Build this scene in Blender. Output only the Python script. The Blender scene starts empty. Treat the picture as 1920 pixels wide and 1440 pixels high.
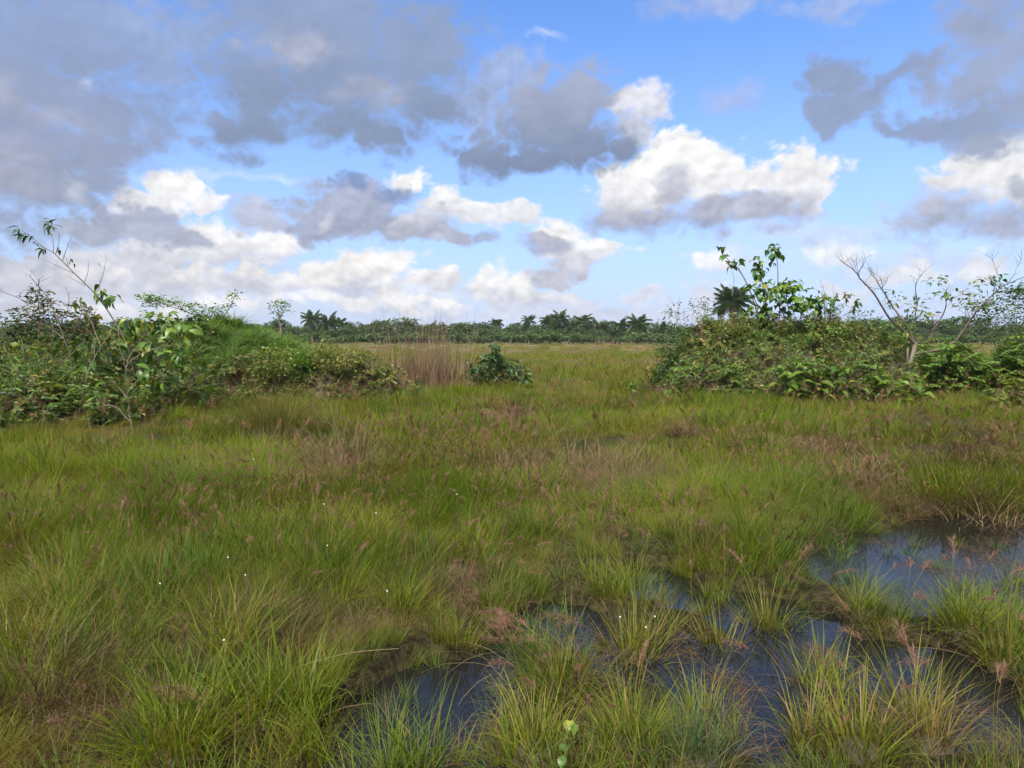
import bpy, math, random
import numpy as np
from mathutils import Vector, Matrix, Euler, noise as mnoise

scene = bpy.context.scene
COL = scene.collection
R = math.radians

# ------------------------------------------------------------------ camera
EYE = 1.65
F_PX, HORIZON = 1397.0, 632.0           # focal length and horizon row of the 1920 x 1440 photograph
PITCH = math.atan((720 - HORIZON) / F_PX)
cd = bpy.data.cameras.new('camera')
cam = bpy.data.objects.new('camera', cd)
COL.objects.link(cam)
cam.location = (0, 0, EYE)
cam.rotation_euler = (R(90) - PITCH, 0, 0)
cd.sensor_width = 36
cd.lens = F_PX / 1920 * 36
cd.clip_start = 0.05
cd.clip_end = 3000
scene.camera = cam

def ray(x, y):
    """photo pixel -> world direction"""
    u, v = (x - 960) / F_PX, (720 - y) / F_PX
    c, s = math.cos(PITCH), math.sin(PITCH)
    return Vector((u, c + v * s, v * c - s))

def P(x, y, depth):
    """point at distance `depth` along the view axis ground direction that is seen at pixel x, y"""
    d = ray(x, y)
    return Vector((0, 0, EYE)) + d * (depth / d.y)

def G(x, y, h=0.3):
    """point at height h seen at pixel x, y"""
    d = ray(x, y)
    return Vector((0, 0, EYE)) + d * ((h - EYE) / d.z)

# ------------------------------------------------------------------ world: Nishita sky with clouds
SUN_EL, SUN_AZ = 52.0, 205.0            # azimuth from +Y, clockwise: behind the camera, a little to the left
SKY_STRENGTH = 0.05
EXPOSURE = 2.58
world = bpy.data.worlds.new('World')
scene.world = world
world.use_nodes = True
nt = world.node_tree
nt.nodes.clear()

class S:
    """a node socket or a number, with arithmetic that builds Math nodes"""
    def __init__(self, v): self.v = v
def _raw(a): return a.v if isinstance(a, S) else a
class NB:
    def __init__(self, nt): self.nt = nt
    def n(self, t, **kw):
        nd = self.nt.nodes.new(t)
        for k, v in kw.items(): setattr(nd, k, v)
        return nd
    def put(self, sock, a):
        a = _raw(a)
        if isinstance(a, bpy.types.NodeSocket): self.nt.links.new(a, sock)
        else: sock.default_value = a
    def m(self, op, *a, clamp=False):
        nd = self.n('ShaderNodeMath', operation=op, use_clamp=clamp)
        for i, x in enumerate(a): self.put(nd.inputs[i], x)
        return nd.outputs[0]
    def vm(self, op, *a, out=0):
        nd = self.n('ShaderNodeVectorMath', operation=op)
        for i, x in enumerate(a):
            self.put(nd.inputs['Scale'] if (op == 'SCALE' and i == 1) else nd.inputs[i], x)
        return nd.outputs[out]
    def ramp(self, x, a, b, c=0.0, d=1.0, smooth=True):
        nd = self.n('ShaderNodeMapRange', interpolation_type='SMOOTHSTEP' if smooth else 'LINEAR')
        for i, v in enumerate((x, a, b, c, d)): self.put(nd.inputs[i], v)
        return nd.outputs[0]
    def mix(self, f, a, b, blend='MIX'):
        nd = self.n('ShaderNodeMix', data_type='RGBA', blend_type=blend)
        self.put(nd.inputs[0], f)
        for i, v in ((6, a), (7, b)):
            self.put(nd.inputs[i], (*v, 1) if isinstance(v, tuple) and len(v) == 3 else v)
        return nd.outputs[2]
    def noise(self, vec, scale, detail=5, rough=0.55, color=False):
        nd = self.n('ShaderNodeTexNoise')
        self.put(nd.inputs['Vector'], vec)
        nd.inputs['Scale'].default_value = scale
        nd.inputs['Detail'].default_value = detail
        nd.inputs['Roughness'].default_value = rough
        return nd.outputs['Color' if color else 'Fac']
    def noise2(self, vec, scale, detail=5, rough=0.55, color=False):
        nd = self.n('ShaderNodeTexNoise', noise_dimensions='2D')
        self.put(nd.inputs['Vector'], vec)
        nd.inputs['Scale'].default_value = scale
        nd.inputs['Detail'].default_value = detail
        nd.inputs['Roughness'].default_value = rough
        return nd.outputs['Color' if color else 'Fac']
def lin(*c):
    """sRGB 0-255 -> linear"""
    return tuple(((v / 255) / 12.92 if v / 255 <= 0.04045 else ((v / 255 + 0.055) / 1.055) ** 2.4) for v in c)

b = NB(nt)
tc = b.n('ShaderNodeTexCoord').outputs['Generated']
sep = b.n('ShaderNodeSeparateXYZ'); nt.links.new(tc, sep.inputs[0])
X, Y, Z = sep.outputs
sky = b.n('ShaderNodeTexSky', sky_type='NISHITA')
sky.sun_disc = False
sky.sun_elevation = R(SUN_EL)
sky.sun_rotation = R(SUN_AZ)
sky.air_density = 1.0
sky.dust_density = 0.6
sky.ozone_density = 2.0
hz = b.ramp(Z, 0.0, 0.42, 1.0, 0.0, smooth=False)
hz = b.m('POWER', hz, 1.6)
K = 1 / (SKY_STRENGTH * 2 ** EXPOSURE)          # cloud colours are written as they look in the photograph
def sc(c): return tuple(v * K for v in c)
base = b.mix(1.0, sky.outputs[0], tuple(v * 0.1 * K for v in (1.26, 1.72, 2.42)), 'MULTIPLY')
base = b.mix(b.m('MULTIPLY', hz, 0.92), base, sc(lin(198, 211, 246)))

# cloud noise: a wandering field that bends the outlines, and billows for edge and relief
d2r = 180 / math.pi
az0 = b.m('MULTIPLY', b.m('ARCTAN2', X, Y), d2r)
el0 = b.m('MULTIPLY', b.m('ARCSINE', Z), d2r)
pc0 = b.n('ShaderNodeCombineXYZ'); b.put(pc0.inputs[0], az0); b.put(pc0.inputs[1], b.m('MULTIPLY', el0, 1.25))
p0 = pc0.outputs[0]
w1 = b.vm('SUBTRACT', b.noise2(p0, 0.16, 1, 0.5, True), (0.5, 0.5, 0.5))
w2 = b.vm('SUBTRACT', b.noise2(p0, 0.42, 4, 0.55, True), (0.5, 0.5, 0.5))
pw = b.vm('ADD', p0, b.vm('SCALE', w2, 0.55))
wv = b.vm('ADD', b.vm('SCALE', w1, 2.6), b.vm('SCALE', w2, 1.5))
pf = b.n('ShaderNodeCombineXYZ'); b.put(pf.inputs[0], az0); b.put(pf.inputs[1], el0)
p = b.vm('MULTIPLY', b.vm('ADD', pf.outputs[0], wv), (1.0, 1.0, 0.0))
el = el0
def billow(v, octaves=((0.30, 0.60), (0.68, 0.40), (1.5, 0.20), (3.2, 0.09))):
    out = None
    for sc_, wt in octaves:
        t = b.m('MULTIPLY', b.m('ABSOLUTE', b.m('SUBTRACT', b.noise2(v, sc_, 0, 0.5), 0.5)), 2 * wt)
        out = t if out is None else b.m('ADD', out, t)
    return out
n0 = billow(pw)
lo = ((0.22, 0.46), (0.5, 0.36), (1.1, 0.22), (2.2, 0.04))
relief = b.m('SUBTRACT', billow(p0, lo), billow(b.vm('ADD', p0, (-0.3, 0.6, 0.0)), lo))
nz = b.m('SUBTRACT', n0, 0.36)
big = b.m('SUBTRACT', b.noise2(p0, 0.22, 3, 0.55), 0.5)

def px(x, y):
    d = ray(x, y).normalized()
    return math.degrees(math.atan2(d.x, d.y)), math.degrees(math.asin(d.z))

GROW = 1.27
def field(ells):
    """largest of 1 - r over the ellipses (given in photo pixels, stored as azimuth / elevation)"""
    out = None
    for (x, y, rx, ry) in ells:
        a, e = px(x, y)
        k = math.degrees(1 / F_PX)
        q = b.vm('MULTIPLY', b.vm('SUBTRACT', p, (a, e, 0.0)), (1 / (rx * k * GROW), 1 / (ry * k * GROW), 0.0))
        r = b.vm('LENGTH', q, out=1)
        out = b.m('SUBTRACT', 1.25, r) if out is None else b.m('SMOOTH_MAX', out, b.m('SUBTRACT', 1.25, r), 0.25)
    return out

def cloud(col, ells, top, bot, ytop, ybot, alpha=1.0, soft=0.35, na=1.0, rel=0.42, mott=0.32):
    f = b.m('ADD', field(ells), b.m('MULTIPLY', nz, na))
    a = b.m('MULTIPLY', b.ramp(f, 0.05, 0.13 + soft * 1.3), alpha)
    e0, e1 = px(960, ybot)[1], px(960, ytop)[1]
    g = b.ramp(b.m('ADD', el, b.m('MULTIPLY', nz, 2.0)), e0, e1)
    c = b.mix(g, sc(lin(*bot)), sc(lin(*top)))
    sh = b.m('ADD', 1.0, b.m('ADD', b.m('MULTIPLY', relief, rel), b.m('MULTIPLY', big, mott)))
    sh = b.m('MAXIMUM', b.m('MINIMUM', sh, 1.16), 0.72)
    c = b.vm('SCALE', c, sh)
    return b.mix(a, col, c)

WHITE, CREAM = (255, 255, 254), (250, 248, 246)
GREY, DARK, LAV, BLUE = (168, 177, 201), (146, 158, 184), (196, 202, 222), (146, 166, 204)
c = base
# broken cloud all round, thinning out where the clouds in view stand
gen = b.noise(b.vm('MULTIPLY', tc, (1, 1, 2.2)), 3.2, 5, 0.55)
ga = b.m('MULTIPLY', b.ramp(gen, 0.42, 0.54), b.ramp(Z, 0.0, 0.08))
c_around = b.mix(ga, base, b.mix(b.ramp(gen, 0.50, 0.68), sc(lin(240, 241, 246)), sc(lin(160, 168, 190))))
inview = b.m('MULTIPLY', b.ramp(b.m('ABSOLUTE', az0), 38.0, 50.0, 1.0, 0.0), b.ramp(el0, 29.0, 42.0, 1.0, 0.0))
inview = b.m('MULTIPLY', inview, b.m('GREATER_THAN', Z, -0.03))
# thin high streaks
c = cloud(c, [(400, 326, 60, 9), (525, 337, 45, 7), (1025, 63, 36, 6), (300, 350, 60, 12)], WHITE, WHITE, 300, 340, 0.32, 0.9, 0.6)
c = cloud(c, [(1390, 186, 48, 26), (1560, 10, 90, 16), (1360, 4, 120, 20)], (190, 200, 226), (178, 188, 216), 0, 200, 0.6, 0.8)
# pale low veils
c = cloud(c, [(300, 560, 420, 46), (760, 560, 240, 40), (1080, 590, 300, 22)], (232, 234, 243), (214, 220, 238), 520, 600, 0.85, 0.8)
c = cloud(c, [(1560, 430, 200, 26), (1730, 500, 200, 28), (1400, 500, 100, 34), (1850, 560, 140, 26)], (216, 222, 240), (206, 215, 240), 470, 590, 0.6, 0.9)
# low bright banks, far off
c = cloud(c, [(30, 520, 70, 34), (150, 505, 95, 32), (285, 490, 80, 28), (400, 448, 62, 34), (470, 470, 70, 26), (345, 470, 60, 24)], WHITE, (212, 214, 226), 435, 520, 1.0, 0.4)
c = cloud(c, [(90, 560, 110, 20), (250, 535, 100, 22), (450, 525, 110, 22), (600, 520, 60, 26), (690, 515, 66, 32), (740, 500, 36, 20), (820, 530, 50, 14)], CREAM, (206, 209, 224), 495, 560, 1.0, 0.4)
c = cloud(c, [(180, 585, 120, 12), (420, 570, 100, 14), (640, 562, 110, 14), (800, 575, 90, 10)], CREAM, (214, 217, 230), 560, 600, 0.8, 0.5)
c = cloud(c, [(930, 533, 40, 30), (985, 560, 70, 18), (1050, 555, 46, 18), (1106, 566, 20, 9)], WHITE, (208, 211, 226), 510, 580, 1.0, 0.35)
c = cloud(c, [(1085, 478, 62, 24), (1035, 515, 46, 14), (1040, 432, 44, 26), (1130, 472, 30, 12)], WHITE, (202, 204, 220), 425, 520, 1.0, 0.35)
c = cloud(c, [(1012, 456, 44, 18)], (178, 182, 204), GREY, 430, 480, 0.8, 0.5)
c = cloud(c, [(1212, 562, 40, 11), (1322, 556, 30, 18), (1582, 470, 44, 22), (1345, 505, 40, 20), (1700, 520, 56, 14), (1850, 500, 30, 16), (1560, 540, 40, 12)], (252, 251, 250), (220, 223, 236), 450, 580, 0.85, 0.5)
# middle distance cumulus
c = cloud(c, [(470, 405, 28, 30), (500, 430, 40, 14)], (206, 209, 228), (190, 194, 214), 380, 440, 0.9, 0.5)
c = cloud(c, [(335, 362, 44, 28), (285, 392, 52, 20), (390, 385, 34, 12), (240, 400, 40, 14)], WHITE, (232, 232, 238), 340, 430, 1.0, 0.3)
c = cloud(c, [(210, 432, 80, 28), (300, 440, 60, 22), (150, 425, 40, 16)], (172, 180, 202), (178, 184, 204), 405, 465, 0.95, 0.4)
c = cloud(c, [(835, 385, 46, 26), (900, 392, 50, 18), (955, 398, 40, 18), (760, 335, 34, 14)], WHITE, (226, 228, 238), 330, 425, 1.0, 0.35)
c = cloud(c, [(640, 400, 84, 46), (600, 425, 66, 26), (690, 365, 50, 26), (740, 420, 60, 30)], (178, 186, 210), GREY, 340, 465, 1.0, 0.4)
c = cloud(c, [(790, 425, 58, 26), (840, 440, 40, 14)], (206, 208, 222), (180, 184, 204), 400, 460, 0.95, 0.4)
c = cloud(c, [(745, 356, 36, 16), (655, 348, 30, 14)], (128, 150, 192), (138, 156, 194), 340, 380, 0.9, 0.6)
c = cloud(c, [(615, 415, 16, 16), (770, 395, 30, 8)], (232, 233, 242), (226, 228, 238), 390, 430, 0.6, 0.7)
c = cloud(c, [(905, 440, 28, 12)], (176, 184, 210), GREY, 425, 455, 0.85, 0.5)
c = cloud(c, [(1258, 310, 58, 44), (1200, 352, 66, 40), (1330, 318, 54, 36), (1400, 330, 44, 22), (1492, 330, 54, 40), (1530, 345, 22, 40)], WHITE, (240, 240, 244), 270, 380, 1.0, 0.28)
c = cloud(c, [(1150, 402, 64, 34), (1240, 405, 80, 34), (1340, 395, 90, 38), (1440, 390, 80, 36), (1510, 385, 34, 34)], (216, 218, 228), (164, 170, 193), 345, 450, 0.97, 0.7)
c = cloud(c, [(1262, 352, 26, 30), (1430, 365, 56, 16), (1330, 375, 44, 20)], (190, 194, 210), (178, 182, 202), 330, 390, 0.75, 0.6)
c = cloud(c, [(1865, 325, 60, 38), (1930, 320, 60, 46), (1810, 350, 36, 20)], WHITE, (240, 240, 244), 280, 380, 1.0, 0.28)
c = cloud(c, [(1760, 410, 64, 42), (1860, 420, 90, 36), (1950, 410, 70, 40)], (220, 222, 232), (174, 180, 204), 345, 465, 0.95, 0.7)
c = cloud(c, [(1908, 356, 18, 16)], (176, 184, 204), (176, 184, 204), 340, 370, 0.8, 0.6)
# near dark decks
c = cloud(c, [(955, 150, 56, 64), (900, 200, 60, 60)], (176, 190, 222), (170, 182, 214), 90, 220, 0.75, 0.7)
c = cloud(c, [(1212, 196, 42, 40), (1165, 190, 22, 22), (1190, 250, 34, 30)], (240, 238, 242), (206, 210, 226), 150, 260, 0.95, 0.45)
c = cloud(c, [(1080, 172, 54, 40), (1030, 225, 104, 62), (1090, 265, 80, 42), (1010, 295, 120, 30), (1160, 280, 30, 26), (900, 290, 60, 18)], (170, 179, 204), (132, 147, 175), 130, 320, 0.97, 0.5, rel=0.14, mott=0.25)
c = cloud(c, [(590, 40, 220, 80), (480, 150, 105, 84), (640, 150, 170, 96), (790, 90, 100, 90), (660, 236, 80, 36), (440, 262, 56, 30), (800, 200, 90, 50), (500, 235, 80, 36), (690, 255, 90, 30)], (150, 168, 203), (138, 153, 182), 0, 290, 0.97, 0.6, rel=0.10, mott=0.25)
c = cloud(c, [(130, 60, 220, 70), (60, 150, 110, 60), (170, 200, 130, 70), (40, 270, 130, 80), (90, 330, 110, 44), (200, 280, 70, 40), (-60, 200, 140, 200)], (148, 168, 208), (154, 164, 190), 0, 370, 0.95, 0.6, rel=0.10, mott=0.25)
c = cloud(c, [(330, 60, 110, 60), (330, 180, 60, 50)], (168, 184, 220), (150, 176, 222), 0, 220, 0.6, 0.9)
c = cloud(c, [(30, 310, 60, 40), (110, 240, 60, 20), (0, 180, 40, 30), (560, 90, 90, 30), (720, 180, 60, 40)], (190, 191, 208), (178, 180, 198), 200, 350, 0.6, 0.9)
c = cloud(c, [(160, 138, 14, 10), (130, 352, 14, 20)], (236, 238, 246), (236, 238, 246), 100, 160, 0.4, 0.9)
c = cloud(c, [(1560, 150, 54, 40), (1600, 190, 54, 40), (1540, 225, 26, 30)], (146, 160, 190), (150, 166, 198), 100, 260, 0.95, 0.5, rel=0.12)
c = cloud(c, [(1710, 136, 42, 22), (1790, 228, 90, 22), (1890, 215, 90, 40), (1690, 245, 30, 14)], (150, 163, 192), (150, 164, 194), 120, 270, 0.9, 0.55, rel=0.12)
c = cloud(c, [(1880, 100, 80, 80), (1830, 50, 60, 60), (1800, 170, 50, 34), (1960, 60, 100, 120)], (172, 182, 208), (160, 170, 196), 0, 220, 0.9, 0.7, rel=0.12)

bgs = []
for col_ in (c_around, c):
    bg = b.n('ShaderNodeBackground')
    bg.inputs['Strength'].default_value = SKY_STRENGTH
    nt.links.new(col_, bg.inputs['Color'])
    bgs.append(bg)
ms = b.n('ShaderNodeMixShader')
b.put(ms.inputs[0], inview)
for i, bg in enumerate(bgs): nt.links.new(bg.outputs[0], ms.inputs[1 + i])
wo = b.n('ShaderNodeOutputWorld')
nt.links.new(ms.outputs[0], wo.inputs['Surface'])
world.cycles.sampling_method = 'MANUAL'
world.cycles.sample_map_resolution = 512

# ------------------------------------------------------------------ sun through thin cloud, exposure
sd = bpy.data.lights.new('sun', 'SUN')
sun = bpy.data.objects.new('sun', sd)
COL.objects.link(sun)
sd.energy = 1.5
sd.angle = R(10)
sd.color = (1.0, 0.94, 0.80)
sdir = Vector((math.sin(R(SUN_AZ)) * math.cos(R(SUN_EL)), math.cos(R(SUN_AZ)) * math.cos(R(SUN_EL)), math.sin(R(SUN_EL))))
sun.rotation_euler = (-sdir).to_track_quat('-Z', 'Y').to_euler()
sun.location = (0, -20, 30)
vs = scene.view_settings
vs.view_transform = 'Standard'
vs.look = 'None'
vs.exposure = EXPOSURE
vs.gamma = 1.0
vs.use_curve_mapping = False
scene.cycles.use_adaptive_sampling = True
scene.cycles.adaptive_threshold = 0.02
scene.cycles.max_bounces = 6
scene.cycles.diffuse_bounces = 3
scene.cycles.transparent_max_bounces = 8

# ------------------------------------------------------------------ helpers: naming
def tag(o, label=None, cat=None, group=None, kind=None):
    for k, v in (('label', label), ('category', cat), ('group', group), ('kind', kind)):
        if v: o[k] = v
    return o

def thing(name, loc, label, cat, group=None):
    o = bpy.data.objects.new(name, None)
    o.empty_display_size = 0.2
    o.location = loc
    COL.objects.link(o)
    return tag(o, label, cat, group)

def link(name, me, parent=None, link_to=COL):
    o = bpy.data.objects.new(name, me)
    link_to.objects.link(o)
    if parent: o.parent = parent
    return o

class MB:
    """collects vertices and faces; uv.x is a random number per piece, uv.y runs along the piece"""
    def __init__(self): self.v, self.f, self.uv, self.mi = [], [], [], []
    def add(self, verts, faces, uvs, mi=0):
        o = len(self.v)
        self.v += verts
        for f in faces:
            self.f.append([i + o for i in f])
            self.uv += [uvs[i] for i in f]
            self.mi.append(mi)
    def mesh(self, name, mats, smooth=True, origin=None):
        me = bpy.data.meshes.new(name)
        vs = self.v if origin is None else [(a - origin[0], b_ - origin[1], c_ - origin[2]) for a, b_, c_ in self.v]
        me.from_pydata([tuple(q) for q in vs], [], self.f)
        uv = me.uv_layers.new(name='UVMap')
        uv.data.foreach_set('uv', [w for q in self.uv for w in q])
        for m in (mats if isinstance(mats, (list, tuple)) else [mats]): me.materials.append(m)
        me.polygons.foreach_set('material_index', self.mi)
        if smooth: me.polygons.foreach_set('use_smooth', [True] * len(self.f))
        me.update()
        return me

rng = random.Random(7)
U = rng.uniform

def blade(m, base, az, lean, curve, length, width, segs=3, u=None, mi=0, tip=0.0, twist=0.0):
    """one tapering grass blade that starts at `lean` from the vertical and bends over by `curve`"""
    u = rng.random() if u is None else u
    x, y, z = base
    ca, sa = math.cos(az), math.sin(az)
    sx, sy = -math.sin(az + twist), math.cos(az + twist)
    vs, uv, fs = [], [], []
    st = length / segs
    for i in range(segs + 1):
        t = i / segs
        w = width * 0.5 * (1 - (1 - tip) * t ** 1.6)
        if i == segs and tip == 0.0:
            vs.append((x, y, z)); uv.append((u, 1.0))
        else:
            vs.append((x - sx * w, y - sy * w, z)); vs.append((x + sx * w, y + sy * w, z))
            uv += [(u, t), (u, t)]
        th = lean + curve * ((i + 0.5) / segs) ** 1.4
        x += math.sin(th) * ca * st; y += math.sin(th) * sa * st; z += math.cos(th) * st
    for i in range(segs):
        a = 2 * i
        if i == segs - 1 and tip == 0.0: fs.append((a, a + 1, a + 2))
        else: fs.append((a, a + 1, a + 3, a + 2))
    m.add(vs, fs, uv, mi)

def tube(m, pts, radii, sides=5, mi=0, u=None):
    """a tapering stem through pts"""
    u = rng.random() if u is None else u
    pts = [Vector(q) for q in pts]
    n = len(pts)
    vs, uv, fs = [], [], []
    ref = Vector((0.3, 0.9, 0.2))
    for i, q in enumerate(pts):
        d = (pts[min(i + 1, n - 1)] - pts[max(i - 1, 0)])
        d = d.normalized() if d.length > 1e-9 else Vector((0, 0, 1))
        s1 = d.cross(ref)
        s1 = s1.normalized() if s1.length > 1e-3 else d.cross(Vector((1, 0, 0))).normalized()
        s2_ = d.cross(s1)
        for k in range(sides):
            a = 2 * math.pi * k / sides
            w = q + (s1 * math.cos(a) + s2_ * math.sin(a)) * radii[i]
            vs.append(tuple(w)); uv.append((u, i / (n - 1)))
    for i in range(n - 1):
        for k in range(sides):
            a, c_ = i * sides + k, i * sides + (k + 1) % sides
            fs.append((a, c_, c_ + sides, a + sides))
    fs.append(tuple((n - 1) * sides + k for k in range(sides)))
    m.add(vs, fs, uv, mi)

def smooth_path(pts, k=4, jit=0.0):
    """Catmull-Rom through pts"""
    pts = [Vector(q) for q in pts]
    if len(pts) < 3:
        return [pts[0].lerp(pts[1], i / k) for i in range(k + 1)]
    out = []
    for i in range(len(pts) - 1):
        p0_, p1, p2, p3 = pts[max(i - 1, 0)], pts[i], pts[i + 1], pts[min(i + 2, len(pts) - 1)]
        for j in range(k):
            t = j / k
            q = 0.5 * ((2 * p1) + (p2 - p0_) * t + (2 * p0_ - 5 * p1 + 4 * p2 - p3) * t * t + (3 * p1 - p0_ - 3 * p2 + p3) * t ** 3)
            if jit: q = q + Vector((U(-jit, jit), U(-jit, jit), U(-jit, jit)))
            out.append(q)
    out.append(pts[-1])
    return out

def limb(m, pts, r0, r1, k=4, sides=5, jit=0.0, mi=0):
    q = smooth_path(pts, k, jit)
    n = len(q)
    tube(m, q, [r0 + (r1 - r0) * (i / (n - 1)) for i in range(n)], sides, mi)
    return q

# ------------------------------------------------------------------ helpers: materials
def newmat(name):
    m = bpy.data.materials.new(name)
    m.use_nodes = True
    m.node_tree.nodes.clear()
    return m, NB(m.node_tree)

def ramp_node(nb, fac, stops):
    nd = nb.n('ShaderNodeValToRGB')
    nb.put(nd.inputs[0], fac)
    cr = nd.color_ramp
    while len(cr.elements) < len(stops): cr.elements.new(0.5)
    for e_, (pos, col) in zip(cr.elements, stops):
        e_.position = pos; e_.color = (*col, 1)
    return nd.outputs[0]

def leafy(name, stops, along=None, patch=None, patch_scale=0.5, vary=0.35, rough=0.6, trans=0.42, spec=0.07, dry=None, dry_amt=0.0, tr_col=(1.35, 1.35, 0.35)):
    """plant tissue: colour chosen per piece (uv.x), a second ramp along the piece (uv.y),
    patches over the ground by the position of each tuft, light passing through"""
    m, nb = newmat(name)
    uvn = nb.n('ShaderNodeUVMap'); uvn.uv_map = 'UVMap'
    sp = nb.n('ShaderNodeSeparateXYZ'); nb.nt.links.new(uvn.outputs[0], sp.inputs[0])
    oi = nb.n('ShaderNodeObjectInfo')
    rnd = oi.outputs['Random']
    u = nb.m('FRACT', nb.m('ADD', sp.outputs[0], rnd))
    col = ramp_node(nb, u, stops)
    if patch:
        ns = nb.noise(oi.outputs['Location'], patch_scale, 3, 0.6)
        f = nb.ramp(nb.m('ADD', ns, nb.m('MULTIPLY', nb.m('SUBTRACT', u, 0.5), 0.16)), 0.42, 0.60)
        col = nb.mix(f, col, patch)
    if along:
        al = ramp_node(nb, sp.outputs[1], along)
        col = nb.mix(1.0, col, al, 'MULTIPLY')
    if dry:
        f = nb.m('GREATER_THAN', nb.m('FRACT', nb.m('ADD', nb.m('MULTIPLY', u, 7.31), rnd)), 1 - dry_amt)
        col = nb.mix(f, col, dry)
    v = nb.m('ADD', 1 - vary / 2, nb.m('MULTIPLY', nb.m('FRACT', nb.m('MULTIPLY', u, 13.7)), vary))
    col = nb.vm('SCALE', col, v)
    pb = nb.n('ShaderNodeBsdfPrincipled')
    nb.put(pb.inputs['Base Color'], col)
    pb.inputs['Roughness'].default_value = rough
    pb.inputs['Specular IOR Level'].default_value = spec
    tr = nb.n('ShaderNodeBsdfTranslucent')
    nb.put(tr.inputs[0], nb.vm('MULTIPLY', col, tr_col))
    mx = nb.n('ShaderNodeMixShader'); mx.inputs[0].default_value = trans
    nb.nt.links.new(pb.outputs[0], mx.inputs[1]); nb.nt.links.new(tr.outputs[0], mx.inputs[2])
    out = nb.n('ShaderNodeOutputMaterial'); nb.nt.links.new(mx.outputs[0], out.inputs[0])
    return m

def bark(name, c0, c1, scale=30, rough=0.85):
    m, nb = newmat(name)
    tcn = nb.n('ShaderNodeTexCoord').outputs['Object']
    ns = nb.noise(nb.vm('MULTIPLY', tcn, (1, 1, 0.35)), scale, 5, 0.65)
    pb = nb.n('ShaderNodeBsdfPrincipled')
    nb.put(pb.inputs['Base Color'], ramp_node(nb, ns, [(0.32, c0), (0.68, c1)]))
    pb.inputs['Roughness'].default_value = rough
    bp = nb.n('ShaderNodeBump'); bp.inputs['Strength'].default_value = 0.5; bp.inputs['Distance'].default_value = 0.01
    nb.put(bp.inputs['Height'], ns); nb.nt.links.new(bp.outputs[0], pb.inputs['Normal'])
    out = nb.n('ShaderNodeOutputMaterial'); nb.nt.links.new(pb.outputs[0], out.inputs[0])
    return m

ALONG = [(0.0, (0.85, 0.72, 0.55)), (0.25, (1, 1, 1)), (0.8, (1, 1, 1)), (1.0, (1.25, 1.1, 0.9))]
M = {}
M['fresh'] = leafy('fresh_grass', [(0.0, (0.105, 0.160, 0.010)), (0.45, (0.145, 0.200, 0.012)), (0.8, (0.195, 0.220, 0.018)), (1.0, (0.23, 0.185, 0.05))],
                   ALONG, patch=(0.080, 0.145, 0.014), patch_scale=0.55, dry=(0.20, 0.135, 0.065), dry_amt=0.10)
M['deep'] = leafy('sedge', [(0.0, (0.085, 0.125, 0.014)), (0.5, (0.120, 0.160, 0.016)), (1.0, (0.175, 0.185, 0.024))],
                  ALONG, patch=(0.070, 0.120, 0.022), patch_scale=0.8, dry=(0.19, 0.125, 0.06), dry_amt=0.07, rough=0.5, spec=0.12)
M['olive'] = leafy('olive_grass', [(0.0, (0.125, 0.115, 0.022)), (0.5, (0.175, 0.150, 0.036)), (1.0, (0.235, 0.165, 0.068))],
                   ALONG, patch=(0.140, 0.150, 0.02), patch_scale=0.6, dry=(0.19, 0.115, 0.065), dry_amt=0.18)
M['brown'] = leafy('dead_grass', [(0.0, (0.060, 0.036, 0.022)), (0.5, (0.105, 0.064, 0.040)), (1.0, (0.18, 0.118, 0.072))],
                   None, vary=0.5, trans=0.2, rough=0.8, spec=0.15, tr_col=(1.1, 1.0, 0.8))
M['seed'] = leafy('seed_head', [(0.0, (0.130, 0.062, 0.042)), (0.5, (0.170, 0.090, 0.062)), (1.0, (0.22, 0.135, 0.095))],
                  None, vary=0.4, trans=0.3, rough=0.8, spec=0.1, tr_col=(1.15, 1.0, 0.85))
M['field'] = leafy('field_seed', [(0.0, (0.175, 0.125, 0.080)), (0.5, (0.215, 0.155, 0.105)), (1.0, (0.27, 0.205, 0.14))],
                  None, vary=0.3, trans=0.3, rough=0.8, spec=0.05, tr_col=(1.15, 1.05, 0.85))
M['straw'] = leafy('straw', [(0.0, (0.15, 0.105, 0.055)), (0.5, (0.20, 0.150, 0.080)), (1.0, (0.25, 0.20, 0.115))],
                   None, vary=0.3, trans=0.2, rough=0.7, spec=0.2, tr_col=(1.1, 1.0, 0.8))
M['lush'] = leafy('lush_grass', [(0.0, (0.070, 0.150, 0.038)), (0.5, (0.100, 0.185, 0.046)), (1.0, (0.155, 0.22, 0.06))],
                  [(0, (0.8, 0.85, 0.8)), (0.4, (1, 1, 1)), (1, (1.15, 1.1, 1.0))], vary=0.4, rough=0.5, spec=0.3, trans=0.45)

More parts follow.
